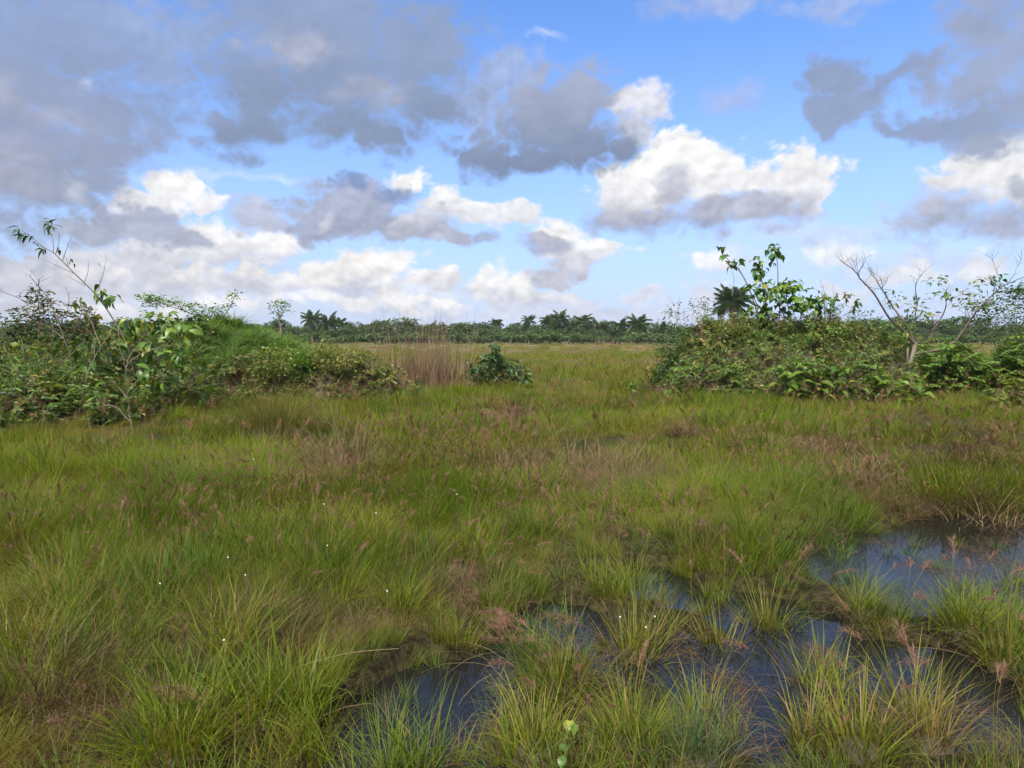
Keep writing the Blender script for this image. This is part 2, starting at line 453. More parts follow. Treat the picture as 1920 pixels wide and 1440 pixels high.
# ------------------------------------------------------------------ ground, pools, water
def ell(x0, x1, y0, y1, h=0.0):
    """pool outline from its extent in the photo -> centre and radii on the ground"""
    a, c_ = G((x0 + x1) / 2, y0, h), G((x0 + x1) / 2, y1, h)
    l, r_ = G(x0, (y0 + y1) / 2, h), G(x1, (y0 + y1) / 2, h)
    return ((l.x + r_.x) / 2, (a.y + c_.y) / 2, abs(r_.x - l.x) / 2, abs(a.y - c_.y) / 2)
POOLS = [ell(690, 960, 1235, 1420), ell(1225, 1310, 1165, 1270), ell(1310, 1500, 1290, 1470), ell(1580, 2020, 1005, 1185),
         ell(1740, 2250, 965, 1060), ell(1850, 2080, 1330, 1470), ell(960, 1110, 1140, 1235), ell(-60, 80, 1400, 1480), ell(1190, 1340, 1075, 1150),
         ell(1470, 1620, 1170, 1300), ell(1120, 1480, 1200, 1330), ell(600, 700, 1340, 1480), ell(1380, 1900, 1190, 1420), ell(880, 1000, 1180, 1290), ell(1340, 1560, 1120, 1230)]
def pool(x, y):
    """1 in a pool, 0 on the meadow"""
    wx = x + 0.30 * (mnoise.noise((x * 1.3, y * 1.3, 3.1)) ) + 0.10 * mnoise.noise((x * 5, y * 5, 8.0))
    wy = y + 0.30 * (mnoise.noise((x * 1.3, y * 1.3, 9.7)) ) + 0.10 * mnoise.noise((x * 5, y * 5, 2.0))
    f = 0.0
    for cx, cy, rx, ry in POOLS:
        if abs(wx - cx) < rx * 1.5 and abs(wy - cy) < ry * 1.5:
            d = math.hypot((wx - cx) / rx, (wy - cy) / ry)
            f = max(f, min(1.0, max(0.0, (1.2 - d) / 0.4)))
    return f
def ground_h(x, y):
    near = max(0.0, min(1.0, (60 - y) / 40))
    h = 0.07 + 0.05 * mnoise.noise((x * 0.45, y * 0.45, 0.0)) * near + 0.045 * mnoise.noise((x * 2.1, y * 2.1, 5.0)) * near
    h += 0.10 * max(0.0, min(1.0, (y - 8) / 10))
    h = max(h, 0.02)
    f = pool(x, y) if y < 12 else 0.0
    return h * (1 - f) - 0.22 * f

rows = [-6 + 0.13 * i for i in range(140)]
while rows[-1] < 1500: rows.append(rows[-1] + max(0.14, (rows[-1] - 11) * 0.09))
NC = 200
gv, gf = [], []
for yy in rows:
    wdt = 0.95 * max(yy, 0) + 16
    for i in range(NC + 1):
        t = 2 * i / NC - 1
        xx = wdt * (0.6 * t + 0.4 * t ** 3)
        gv.append((xx, yy, ground_h(xx, yy)))
for j in range(len(rows) - 1):
    for i in range(NC):
        a = j * (NC + 1) + i
        gf.append((a, a + 1, a + NC + 2, a + NC + 1))
me = bpy.data.meshes.new('ground')
me.from_pydata(gv, [], gf)
me.polygons.foreach_set('use_smooth', [True] * len(gf))
gm, nb = newmat('marsh_soil')
tcn = nb.n('ShaderNodeTexCoord').outputs['Object']
s3 = nb.n('ShaderNodeSeparateXYZ'); nb.nt.links.new(tcn, s3.inputs[0])
far = nb.ramp(s3.outputs[1], 8.0, 40.0)
fine = nb.noise(tcn, 18.0, 6, 0.7)
wide = nb.noise(nb.vm('MULTIPLY', tcn, (0.6, 1.0, 1.0)), 0.35, 5, 0.6)
vwide = nb.noise(nb.vm('MULTIPLY', tcn, (0.25, 1.0, 1.0)), 0.07, 4, 0.6)
near_c = nb.mix(nb.ramp(fine, 0.35, 0.7), (0.020, 0.016, 0.010), (0.075, 0.062, 0.028))
grass_c = nb.mix(nb.ramp(wide, 0.38, 0.62), (0.125, 0.135, 0.036), (0.175, 0.145, 0.066))
grass_c = nb.mix(nb.ramp(vwide, 0.45, 0.62, 0.0, 0.8), grass_c, (0.19, 0.125, 0.075))
grass_c = nb.mix(nb.ramp(fine, 0.3, 0.75, 0.0, 0.4), grass_c, (0.055, 0.065, 0.018))
pb = nb.n('ShaderNodeBsdfPrincipled')
nb.put(pb.inputs['Base Color'], nb.mix(far, near_c, grass_c))
pb.inputs['Roughness'].default_value = 0.9
pb.inputs['Specular IOR Level'].default_value = 0.1
bp = nb.n('ShaderNodeBump'); bp.inputs['Distance'].default_value = 0.06; nb.put(bp.inputs['Height'], fine)
nb.nt.links.new(bp.outputs[0], pb.inputs['Normal'])
out = nb.n('ShaderNodeOutputMaterial'); nb.nt.links.new(pb.outputs[0], out.inputs[0])
me.materials.append(gm)
tag(link('ground', me), 'dark marshy soil of the meadow under the grass', 'ground', kind='structure')

wm = bpy.data.meshes.new('water')
wm.from_pydata([(-18, -5, 0), (18, -5, 0), (18, 12, 0), (-18, 12, 0)], [], [(0, 1, 2, 3)])
wmat, nb = newmat('marsh_water')
tcn = nb.n('ShaderNodeTexCoord').outputs['Object']
rip = nb.noise(nb.vm('MULTIPLY', tcn, (1.0, 1.6, 1.0)), 9.0, 3, 0.5)
ripm = nb.ramp(nb.noise(tcn, 0.6, 2, 0.5), 0.45, 0.6)
pb = nb.n('ShaderNodeBsdfPrincipled')
pb.inputs['Base Color'].default_value = (0.010, 0.010, 0.009, 1)
pb.inputs['Roughness'].default_value = 0.04
pb.inputs['IOR'].default_value = 1.33
bp = nb.n('ShaderNodeBump'); bp.inputs['Distance'].default_value = 0.02
nb.put(bp.inputs['Strength'], nb.m('MULTIPLY', ripm, 0.12))
nb.put(bp.inputs['Height'], rip); nb.nt.links.new(bp.outputs[0], pb.inputs['Normal'])
out = nb.n('ShaderNodeOutputMaterial'); nb.nt.links.new(pb.outputs[0], out.inputs[0])
wm.materials.append(wmat)
tag(link('water', wm), 'still dark pool water between the grass tussocks', 'water', kind='structure')

# ------------------------------------------------------------------ two overgrown earth mounds (old termite hills)
# lobes: pixel column, distance, half width, half depth, height
def lobe(x, depth, rx, ry, h): return (P(x, 632, depth).x, depth, rx, ry, h)
LEFT_LOBES = [lobe(430, 19.0, 2.3, 2.4, 1.72), lobe(560, 18.6, 2.0, 1.9, 0.95), lobe(660, 18.2, 1.6, 1.4, 0.72), lobe(300, 17.6, 2.4, 2.4, 1.35), lobe(120, 16.2, 2.3, 2.2, 1.05), lobe(-40, 16.0, 2.2, 2.2, 1.0), lobe(70, 13.7, 1.7, 1.5, 0.62), lobe(-90, 13.4, 1.6, 1.6, 0.7), lobe(200, 13.9, 1.0, 1.0, 0.40)]
RIGHT_LOBES = [lobe(1400, 19.4, 1.9, 2.0, 1.66), lobe(1520, 19.6, 2.1, 2.1, 1.72), lobe(1310, 19.2, 1.15, 1.5, 1.4), lobe(1630, 19.4, 1.7, 1.8, 1.35), lobe(1480, 18.4, 2.6, 1.5, 0.9)]
def dome(x, y, lobes):
    s_ = 0.0
    for cx, cy, rx, ry, h in lobes:
        d = math.hypot((x - cx) / rx, (y - cy) / ry)
        if d < 1: s_ += (h * (1 - d * d) ** 1.1) ** 3
    s_ = s_ ** (1 / 3)
    if s_ > 0: s_ += 0.26 * min(1, s_ * 1.5) * mnoise.noise((x * 1.25, y * 1.25, 1.0)) + 0.11 * min(1, s_ * 3) * mnoise.noise((x * 4, y * 4, 1.0))
    return s_
def mound_h(x, y): return ground_h(x, y) + max(dome(x, y, LEFT_LOBES), dome(x, y, RIGHT_LOBES))
em = bark('mound_earth', (0.026, 0.019, 0.012), (0.060, 0.043, 0.026), 6)
for lobes, lab in ((LEFT_LOBES, 'low earth mound on the left, grown over with grass and bushes'), (RIGHT_LOBES, 'low earth mound on the right, grown over with creepers and shrubs')):
    x0, x1 = min(l[0] - l[2] for l in lobes), max(l[0] + l[2] for l in lobes)
    y0, y1 = min(l[1] - l[3] for l in lobes), max(l[1] + l[3] for l in lobes)
    nx, ny = 70, 40
    vs_ = [(x0 + (x1 - x0) * i / nx, y0 + (y1 - y0) * j / ny) for j in range(ny + 1) for i in range(nx + 1)]
    vs_ = [(a, c_, 0.0 + ground_h(a, c_) - 0.05 + dome(a, c_, lobes) * 1.0) for a, c_ in vs_]
    fs_ = [(j * (nx + 1) + i, j * (nx + 1) + i + 1, (j + 1) * (nx + 1) + i + 1, (j + 1) * (nx + 1) + i) for j in range(ny) for i in range(nx)]
    me = bpy.data.meshes.new('earth_mound'); me.from_pydata(vs_, [], fs_)
    me.polygons.foreach_set('use_smooth', [True] * len(fs_)); me.materials.append(em)
    tag(link('earth_mound', me), lab, 'mound', kind='structure')

# ------------------------------------------------------------------ grass as uncountable cover: geometry nodes over scattered points
def library(name, meshes):
    c_ = bpy.data.collections.new(name)
    for i, me_ in enumerate(meshes):
        o = bpy.data.objects.new('%s_%02d' % (name, i), me_)       # picked by name order
        c_.objects.link(o)
    return c_

def scatter(name, pts, rots, scales, idx, lib, label, cat):
    me_ = bpy.data.meshes.new(name)
    n = len(pts)
    me_.vertices.add(n)
    me_.vertices.foreach_set('co', np.asarray(pts, dtype=np.float32).ravel())
    for an, ty, dat, key in (('rot', 'FLOAT_VECTOR', rots, 'vector'), ('scl', 'FLOAT_VECTOR', scales, 'vector'), ('idx', 'INT', idx, 'value')):
        at = me_.attributes.new(an, ty, 'POINT')
        at.data.foreach_set(key, np.asarray(dat, dtype=np.int32 if ty == 'INT' else np.float32).ravel())
    o = link(name, me_)
    g = bpy.data.node_groups.new(name, 'GeometryNodeTree')
    g.interface.new_socket('Geometry', in_out='INPUT', socket_type='NodeSocketGeometry')
    g.interface.new_socket('Geometry', in_out='OUTPUT', socket_type='NodeSocketGeometry')
    gi, go = g.nodes.new('NodeGroupInput'), g.nodes.new('NodeGroupOutput')
    ci = g.nodes.new('GeometryNodeCollectionInfo')
    ci.inputs['Collection'].default_value = lib
    ci.inputs['Separate Children'].default_value = True
    ci.inputs['Reset Children'].default_value = True
    ip = g.nodes.new('GeometryNodeInstanceOnPoints')
    ip.inputs['Pick Instance'].default_value = True
    def attr(nm, ty):
        a = g.nodes.new('GeometryNodeInputNamedAttribute'); a.data_type = ty; a.inputs[0].default_value = nm
        return a.outputs[0]
    er = g.nodes.new('FunctionNodeEulerToRotation')
    L = g.links.new
    L(gi.outputs[0], ip.inputs['Points']); L(ci.outputs[0], ip.inputs['Instance'])
    L(attr('idx', 'INT'), ip.inputs['Instance Index'])
    L(attr('rot', 'FLOAT_VECTOR'), er.inputs[0]); L(er.outputs[0], ip.inputs['Rotation'])
    L(attr('scl', 'FLOAT_VECTOR'), ip.inputs['Scale'])
    L(ip.outputs[0], go.inputs[0])
    md = o.modifiers.new('scatter', 'NODES'); md.node_group = g
    return tag(o, label, cat, kind='stuff')

def tuft(mat, n, rad, len_, lean, curve, width, segs=3, spread=0.7, name='grass_tuft', dead=0, dead_mat=None):
    m = MB()
    for i in range(n):
        a0 = U(0, 6.283); rr = rad * math.sqrt(rng.random())
        az_ = a0 + rng.gauss(0, spread)
        f = rr / rad
        blade(m, (rr * math.cos(a0), rr * math.sin(a0), -0.03), az_, lean[0] + (lean[1] - lean[0]) * (0.3 * rng.random() + 0.7 * f),
              U(*curve) if rng.random() > 0.12 else U(1.6, 2.9), U(*len_) * (1 - 0.25 * f), U(*width), segs, twist=U(-0.6, 0.6))
    for i in range(dead):
        a0 = U(0, 6.283); rr = rad * 1.2 * math.sqrt(rng.random())
        blade(m, (rr * math.cos(a0), rr * math.sin(a0), -0.02), a0 + U(-1, 1), U(0.5, 1.2), U(0.2, 0.8), U(*len_) * 0.7, U(*width), segs, mi=1)
    return m.mesh(name, [mat] + ([dead_mat] if dead_mat else []))

def panicle(m, base, az_, lean, length, plume, mi_stem=0, mi_seed=1, nb_=22, w=0.0022, bushy=1.0):
    """a grass stalk with a loose feathery seed head that nods at the tip"""
    x, y, z = base
    segs = 5; st = length / segs; th = lean
    pts = [Vector((x, y, z))]
    for i in range(segs):
        th = lean + 0.5 * ((i + 1) / segs) ** 2
        pts.append(pts[-1] + Vector((math.sin(th) * math.cos(az_), math.sin(th) * math.sin(az_), math.cos(th))) * st)
    q = pts
    sx, sy = -math.sin(az_), math.cos(az_)
    vs_, uv_, fs_ = [], [], []
    u = rng.random()
    for i, a in enumerate(q):
        ww = w * 0.5
        vs_ += [(a.x - sx * ww, a.y - sy * ww, a.z), (a.x + sx * ww, a.y + sy * ww, a.z)]; uv_ += [(u, i / segs)] * 2
        if i: fs_.append((2 * i - 2, 2 * i - 1, 2 * i + 1, 2 * i))
    m.add(vs_, fs_, uv_, mi_stem)
    d = (q[-1] - q[-2]).normalized()
    for i in range(nb_):
        t = (i + rng.random()) / nb_
        s_ = q[-1] + d * plume * (t - 0.25) * 0.9 + Vector((0, 0, -0.22 * plume * t * t))
        a2 = az_ + rng.gauss(0, 0.75)
        L_ = plume * U(0.3, 0.6) * (1.15 - 0.7 * t)
        blade(m, s_, a2, th + U(-0.35, 0.45), U(0.2, 1.1), L_, U(0.0020, 0.0042) * bushy, 2, mi=mi_seed)
        for k in range(3):
            blade(m, s_ + Vector((math.cos(a2), math.sin(a2), 0.4)) * L_ * U(0.05, 0.5), a2 + U(-.7, .7), th + U(-.1, 0.8), U(0.2, 0.8), L_ * U(0.3, 0.55), U(0.0018, 0.0036) * bushy, 1, mi=mi_seed)

# tuft kinds for the ground near the camera (real blade widths), further off (coarser) and for the far meadow
NEAR = [tuft(M['fresh'], 80, 0.13, (0.28, 0.52), (0.05, 0.75), (0.3, 1.3), (0.0030, 0.0050), 4) for _ in range(4)] \
     + [tuft(M['deep'], 46, 0.09, (0.32, 0.56), (0.04, 0.6), (0.2, 1.0), (0.0050, 0.0085), 4, dead=8, dead_mat=M['brown']) for _ in range(4)] \
     + [tuft(M['olive'], 100, 0.12, (0.24, 0.46), (0.2, 0.8), (0.6, 1.7), (0.0022, 0.0036), 4) for _ in range(3)] \
     + [tuft(M['fresh'], 60, 0.20, (0.10, 0.26), (0.1, 0.8), (0.2, 1.0), (0.0030, 0.0050), 3, 2.5) for _ in range(3)]
N_FINE, N_SEDGE, N_HAIR, N_LAWN = (0, 4), (4, 8), (8, 11), (11, 14)
THATCH = [tuft(M['brown'], 130, 0.24, (0.20, 0.48), (0.3, 1.3), (0.3, 1.3), (0.0022, 0.0045), 4, 3.0, 'dead_grass_tuft') for _ in range(3)] \
      + [tuft(M['straw'], 26, 0.20, (0.30, 0.60), (0.2, 1.2), (0.2, 1.6), (0.0016, 0.0030), 4, 3.0, 'dead_grass_tuft') for _ in range(2)]
def seed_mesh(k, lo, hi, plume, wide=1.0):
    m = MB()
    for _ in range(k):
        panicle(m, (U(-.1, .1), U(-.1, .1), 0), U(0, 6.28), U(0.08, 0.45), U(lo, hi), U(*plume), bushy=wide, w=0.0022 * wide)
    return m.mesh('seed_stalk', [M['olive'], M['seed']])
SEEDS = [seed_mesh(k, 0.36, 0.60, (0.08, 0.14)) for k in (2, 3, 3, 4)]
MID = [tuft(M['fresh'], 90, 0.32, (0.28, 0.55), (0.05, 0.7), (0.2, 1.1), (0.006, 0.011), 3, 1.2) for _ in range(4)] \
    + [tuft(M['deep'], 70, 0.22, (0.30, 0.58), (0.05, 0.6), (0.2, 0.9), (0.008, 0.014), 3, 1.0) for _ in range(3)] \
    + [tuft(M['olive'], 100, 0.30, (0.26, 0.55), (0.1, 0.7), (0.4, 1.5), (0.005, 0.009), 3, 1.4) for _ in range(4)]
M_FINE, M_SEDGE, M_HAIR = (0, 4), (4, 7), (7, 11)
MTHATCH = [tuft(M['brown'], 100, 0.36, (0.2, 0.5), (0.3, 1.3), (0.3, 1.2), (0.006, 0.010), 3, 3.0, 'dead_grass_tuft') for _ in range(3)]
MSEEDS = [seed_mesh(k, 0.40, 0.66, (0.11, 0.18), 1.25) for k in (4, 5, 6)]
FAR = [tuft(M['fresh'], 110, 1.1, (0.32, 0.52), (0.05, 0.5), (0.2, 0.9), (0.02, 0.04), 2, 3.0) for _ in range(3)] \
    + [tuft(M['olive'], 110, 1.1, (0.32, 0.56), (0.05, 0.5), (0.2, 1.0), (0.018, 0.036), 2, 3.0) for _ in range(4)] \
    + [tuft(M['field'], 100, 1.1, (0.38, 0.60), (0.05, 0.4), (0.2, 0.8), (0.014, 0.028), 2, 3.0) for _ in range(2)]

def blot(x, y, rx, ry, h=0.25):
    c_ = G(x, y, h); a = G(x + rx, y, h); f_, n_ = G(x, y - ry, h), G(x, y + ry, h)
    return (c_.x, (f_.y + n_.y) / 2, abs(a.x - c_.x), abs(f_.y - n_.y) / 2)
BROWN = [blot(*q) for q in ((1010, 862, 120, 24), (1120, 885, 100, 18), (1560, 838, 70, 16), (1840, 800, 110, 30), (1290, 812, 50, 10), (965, 772, 46, 16),
         (1650, 905, 60, 26), (1870, 945, 90, 26), (250, 1255, 150, 56), (880, 1190, 190, 26), (1130, 1195, 60, 30), (1335, 1110, 90, 20), (40, 780, 60, 24), (230, 800, 60, 20),
         (740, 700, 50, 24), (870, 1070, 50, 30), (640, 860, 80, 30), (1770, 840, 120, 24), (560, 1130, 120, 40), (120, 1180, 110, 26))]
SEEDY = [blot(*q) for q in ((120, 975, 160, 36), (470, 935, 170, 40), (800, 900, 130, 40), (1000, 960, 120, 40), (870, 1060, 70, 40), (1450, 1030, 150, 46), (1660, 1070, 130, 50), (1760, 1040, 60, 50),
         (1130, 1180, 60, 30), (1340, 1105, 80, 30), (1650, 905, 90, 40), (330, 990, 130, 40), (40, 1000, 70, 60), (1250, 990, 140, 40), (440, 1400, 110, 40), (1060, 1270, 70, 30),
         (280, 1240, 140, 40), (880, 840, 120, 30), (1480, 880, 120, 30), (1800, 860, 120, 40), (680, 960, 100, 40))]
BRIGHT = [blot(*q) for q in ((350, 850, 270, 50), (90, 900, 130, 50), (1560, 772, 240, 20), (1330, 772, 150, 18), (500, 900, 160, 30), (690, 1010, 120, 60), (420, 1200, 130, 110), (1250, 925, 150, 25), (860, 940, 100, 30))]
def inside(x, y, blots):
    f = 0.0
    for cx, cy, rx, ry in blots:
        d = ((x - cx) / rx) ** 2 + ((y - cy) / ry) ** 2
        if d < 2.2: f = max(f, min(1.0, (2.2 - d) / 1.4))
    return f

class Sow:
    def __init__(self): self.p, self.r, self.s, self.i = [], [], [], []
    def put(self, x, y, z, i, s, sz=None, tilt=0.3, lean=None):
        yaw = U(0, 6.283)
        dx = mnoise.noise((x * 0.5, y * 0.5, 11.0)) * 0.9 * tilt * 2 + rng.gauss(0, tilt * 0.4)
        dy = mnoise.noise((x * 0.5, y * 0.5, 17.0)) * 0.9 * tilt * 2 + rng.gauss(0, tilt * 0.4)
        if lean: dx, dy = lean[0] + rng.gauss(0, tilt * 0.4), lean[1] + rng.gauss(0, tilt * 0.4)
        c_, s_ = math.cos(-yaw), math.sin(-yaw)
        lx, ly = c_ * dx - s_ * dy, s_ * dx + c_ * dy
        self.p.append((x, y, z)); self.r.append((-ly, lx, yaw)); self.s.append((s, s, sz or s)); self.i.append(i)
    def build(self, name, lib, label, cat): return scatter(name, self.p, self.r, self.s, self.i, lib, label, cat)

def pick(rg): return rng.randrange(*rg)
near_g, near_d, near_s = Sow(), Sow(), Sow()
def band(y0, y1, per_m2, side):
    """random points between two distances, over the width in view"""
    n = int((0.75 * (y1 ** 2 - y0 ** 2) + 2 * side * (y1 - y0)) * per_m2)
    for _ in range(n):
        while True:
            y = U(y0, y1)
            if rng.random() < (0.75 * y + side) / (0.75 * y1 + side): break
        x = U(-1, 1) * (0.75 * y + side)
        yield x, y
KEEP = [(G(x, y, 0.02), r_) for x, y, r_ in ((1190, 1225, 0.30), (1345, 1205, 0.26), (1190, 1290, 0.22), (1110, 1270, 0.2), (1345, 1270, 0.2), (1270, 1250, 0.2), (1075, 1430, 0.12), (1420, 1340, 0.22), (1250, 1330, 0.16))]
def clear(x, y): return any((x - g_.x) ** 2 + (y - g_.y) ** 2 < r_ * r_ for g_, r_ in KEEP)
for x, y in band(1.7, 9.0, 74, 1.4):
    h = ground_h(x, y)
    f = pool(x, y)
    if f > 0.6 and rng.random() < 0.05: near_d.put(x, y, 0.0, rng.randrange(5), 0.6, 0.08, tilt=0.02)      # dead blades floating
    if f > 0.25 and rng.random() < (0.74 if y > 4.6 and x < 3.6 else 0.90): continue
    if clear(x, y): continue
    br, sd_, gr = inside(x, y, BROWN), inside(x, y, SEEDY), inside(x, y, BRIGHT)
    n1_ = mnoise.noise((x * 0.9, y * 0.9, 21.0)); n2_ = mnoise.noise((x * 2.2, y * 2.2, 31.0)); n3_ = mnoise.noise((x * 0.5, y * 0.5, 41.0))
    marsh = y < 6.5 and x > -0.9                      # the wet lower right: lower and more open between its tussocks
    if marsh and rng.random() < 0.28: continue
    size = (max(0.42, 0.68 + 0.60 * n2_ + 0.40 * n1_) if marsh else max(0.62, 0.84 + 0.60 * n2_ + 0.40 * n1_)) * U(0.7, 1.25) * (1 - 0.15 * br)
    if f > 0.25:
        near_g.put(x, y, max(h, -0.02), pick(rng.choice((N_SEDGE, N_SEDGE, N_FINE))), max(0.40, size * U(0.4, 0.85)), tilt=0.2); continue
    if rng.random() < 0.62 * br + 0.10:
        near_d.put(x, y, h, rng.randrange(5), size * U(0.9, 1.35), tilt=0.3)
        if br > 0.2 and rng.random() < 0.8: near_d.put(x + U(-.08, .08), y + U(-.08, .08), h, rng.randrange(3), size * U(1.0, 1.5), tilt=0.45)
        if br > 0.3 and rng.random() < 0.22: continue
    if rng.random() < 0.42 * sd_ + 0.035:
        near_s.put(x, y, h, rng.randrange(4), U(0.55, 1.0), tilt=0.35)
    wet = max(0.0, min(1.0, (7.2 - y) / 3.0)) * max(0, min(1, (x + 1.2) / 1.5))
    w = [0.75 + 0.7 * gr + 0.8 * max(0, n1_), 0.35 + 1.3 * wet + 0.9 * max(0, n3_), 0.75 + 1.8 * max(0, -n1_ + 0.05) * (1 - gr) + 0.6 * br, 0.25]
    k = rng.choices((N_FINE, N_SEDGE, N_HAIR, N_LAWN), w)[0]
    near_g.put(x, y, h, pick(k), max(0.4, size * (0.78 if y < 3.3 and x > -0.7 else 1.0)), tilt=0.28)
NEARLIB = library('near_grass_tufts', NEAR)
near_g.build('meadow_grass', NEARLIB, 'green and olive marsh grass growing all over the foreground', 'grass')
near_d.build('dead_grass', library('dead_grass_tufts', THATCH), 'brown dead grass lying in patches among the green foreground grass', 'grass')
near_s.build('grass_seed_heads', library('seed_stalks', SEEDS), 'pinkish brown feathery seed heads standing over the foreground grass', 'seed heads')

mid_g, mid_d, mid_s = Sow(), Sow(), Sow()
for x, y in band(8.6, 30.0, 13, 2.0):
    hh = dome(x, y, LEFT_LOBES) if x < 0 else dome(x, y, RIGHT_LOBES)
    if hh > 0.12: continue
    if rng.random() > 1.25 - 0.03 * y: continue
    h = ground_h(x, y)
    if y < 12 and pool(x, y) > 0.3: continue
    br, sd_, gr = inside(x, y, BROWN), inside(x, y, SEEDY), inside(x, y, BRIGHT)
    n1_ = mnoise.noise((x * 0.5, y * 0.5, 21.0)); n2_ = mnoise.noise((x * 1.1, y * 1.1, 31.0))
    size = (0.78 + 0.6 * n2_ + 0.35 * n1_) * U(0.65, 1.25) * (1 - 0.4 * br)
    if rng.random() < 0.6 * br + 0.07:
        mid_d.put(x, y, h, rng.randrange(3), size * U(0.8, 1.1), tilt=0.25)
        if br > 0.3 and rng.random() < 0.45: continue
    if rng.random() < 0.62 * sd_ + 0.2 * br + 0.13:
        mid_s.put(x, y, h, rng.randrange(3), U(0.8, 1.1), tilt=0.3)
    w = [0.9 + 1.2 * gr + 0.8 * max(0, n1_), 0.35, 0.85 + 1.8 * max(0, -n1_ + 0.05) * (1 - gr) + 0.5 * br + 0.3 * max(0, min(1, (y - 16) / 10))]
    mid_g.put(x, y, h, pick(rng.choices((M_FINE, M_SEDGE, M_HAIR), w)[0]), max(0.4, size), tilt=0.22)
mid_g.build('meadow_grass', library('mid_grass_tufts', MID), 'green and olive grass of the meadow in front of the two mounds', 'grass')
mid_d.build('dead_grass', library('mid_dead_tufts', MTHATCH), 'brown dead grass in patches on the meadow before the mounds', 'grass')
mid_s.build('grass_seed_heads', library('mid_seed_stalks', MSEEDS), 'brown seed heads scattered over the meadow before the mounds', 'seed heads')

far_g = Sow()
y = 27.0
while y < 190:
    wdt = 0.78 * y + 8
    step = 0.42 * (y / 27) ** 1.05
    x = -wdt
    while x < wdt:
        x += step * U(0.6, 1.5) * 2.2
        yy = y + U(-1, 1) * step * 2
        n1_ = mnoise.noise((x * 0.04, yy * 0.10, 51.0)); n2_ = mnoise.noise((x * 0.2, yy * 0.3, 61.0))
        w = [0.8 + max(0, n1_) * 1.4, 1.0, 0.10 + 2.2 * max(0, -n1_ - 0.05) + (0.5 if 60 < yy < 150 else 0)]
        k = rng.choices(((0, 3), (3, 7), (7, 9)), w)[0]
        far_g.put(x, yy, ground_h(x, yy) - 0.05, pick(k), U(0.8, 1.15) * (0.9 + 0.3 * n2_), tilt=0.15)
    y += step
far_g.build('far_grass', library('far_grass_tufts', FAR), 'olive and pinkish grass of the open field up to the tree line', 'grass')

# ------------------------------------------------------------------ leaves
def leaf_shape(kind, droop=0.35, fold=0.25):
    """unit-long leaf along +X with a folded midrib"""
    n = 5
    prof = {'ovate': (0.02, 0.17, 0.235, 0.20, 0.11, 0.0), 'heart': (0.20, 0.42, 0.45, 0.34, 0.17, 0.0), 'lance': (0.02, 0.09, 0.125, 0.11, 0.06, 0.0),
            'oval': (0.02, 0.20, 0.29, 0.28, 0.18, 0.0)}[kind]
    vs_, fs_, uv_ = [], [], []
    for i in range(n + 1):
        t = i / n
        x = t - (0.10 if kind == 'heart' and i == 0 else 0); z = 0.10 * math.sin(t * 2.2) - droop * t * t
        w = prof[i]
        vs_ += [(x, -w, z + fold * w), (x + (0.1 if kind == 'heart' and i == 0 else 0), 0, z), (x, w, z + fold * w)]
        uv_ += [(0, 1), (0, 0), (0, 1)]
        if i:
            a = 3 * (i - 1)
            fs_ += [(a, a + 3, a + 4, a + 1), (a + 1, a + 4, a + 5, a + 2)]
    return vs_, fs_, uv_

def leaf_mat(name, stops, **kw):
    kw.setdefault('rough', 0.42); kw.setdefault('spec', 0.4); kw.setdefault('trans', 0.3); kw.setdefault('vary', 0.45)
    return leafy(name, stops, [(0.0, (1.18, 1.15, 1.1)), (0.12, (0.96, 0.98, 0.95)), (1.0, (1, 1, 1))], **kw)
M['leaf_green'] = leaf_mat('broad_leaf', [(0.0, (0.051, 0.116, 0.024)), (0.6, (0.090, 0.171, 0.029)), (0.9, (0.154, 0.220, 0.033)), (1.0, (0.256, 0.220, 0.033))])
M['leaf_lime'] = leaf_mat('lime_leaf', [(0.0, (0.050, 0.110, 0.016)), (0.5, (0.090, 0.165, 0.020)), (0.94, (0.150, 0.205, 0.026)), (1.0, (0.26, 0.24, 0.03))])
M['leaf_dark'] = leaf_mat('dark_leaf', [(0.0, (0.023, 0.061, 0.022)), (0.7, (0.045, 0.098, 0.029)), (1.0, (0.096, 0.128, 0.033))])
M['leaf_red'] = leaf_mat('reddish_leaf', [(0.0, (0.045, 0.067, 0.024)), (0.5, (0.083, 0.098, 0.033)), (0.8, (0.134, 0.085, 0.044)), (1.0, (0.192, 0.091, 0.050))])
M['leaf_mixed'] = leaf_mat('mixed_leaf', [(0.0, (0.058, 0.104, 0.024)), (0.5, (0.109, 0.146, 0.029)), (0.8, (0.192, 0.183, 0.039)), (0.92, (0.256, 0.146, 0.050)), (1.0, (0.307, 0.122, 0.055))])
M['leaf_fresh'] = leaf_mat('fresh_leaflet', [(0.0, (0.064, 0.159, 0.024)), (0.6, (0.109, 0.220, 0.031)), (1.0, (0.179, 0.256, 0.039))])
M['creeper'] = leaf_mat('creeper_leaf', [(0.0, (0.049, 0.104, 0.024)), (0.45, (0.090, 0.159, 0.026)), (0.75, (0.166, 0.195, 0.035)), (0.9, (0.243, 0.195, 0.055)), (1.0, (0.243, 0.134, 0.055))], patch=(0.179, 0.165, 0.039), patch_scale=0.7)
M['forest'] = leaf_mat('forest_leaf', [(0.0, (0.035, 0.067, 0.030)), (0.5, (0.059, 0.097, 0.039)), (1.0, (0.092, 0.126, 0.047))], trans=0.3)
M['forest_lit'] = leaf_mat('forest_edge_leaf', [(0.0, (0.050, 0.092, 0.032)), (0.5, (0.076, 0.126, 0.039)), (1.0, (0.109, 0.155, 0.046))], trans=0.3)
M['palm'] = leaf_mat('palm_leaf', [(0.0, (0.034, 0.068, 0.028)), (0.6, (0.056, 0.094, 0.034)), (1.0, (0.092, 0.118, 0.042))], trans=0.2)
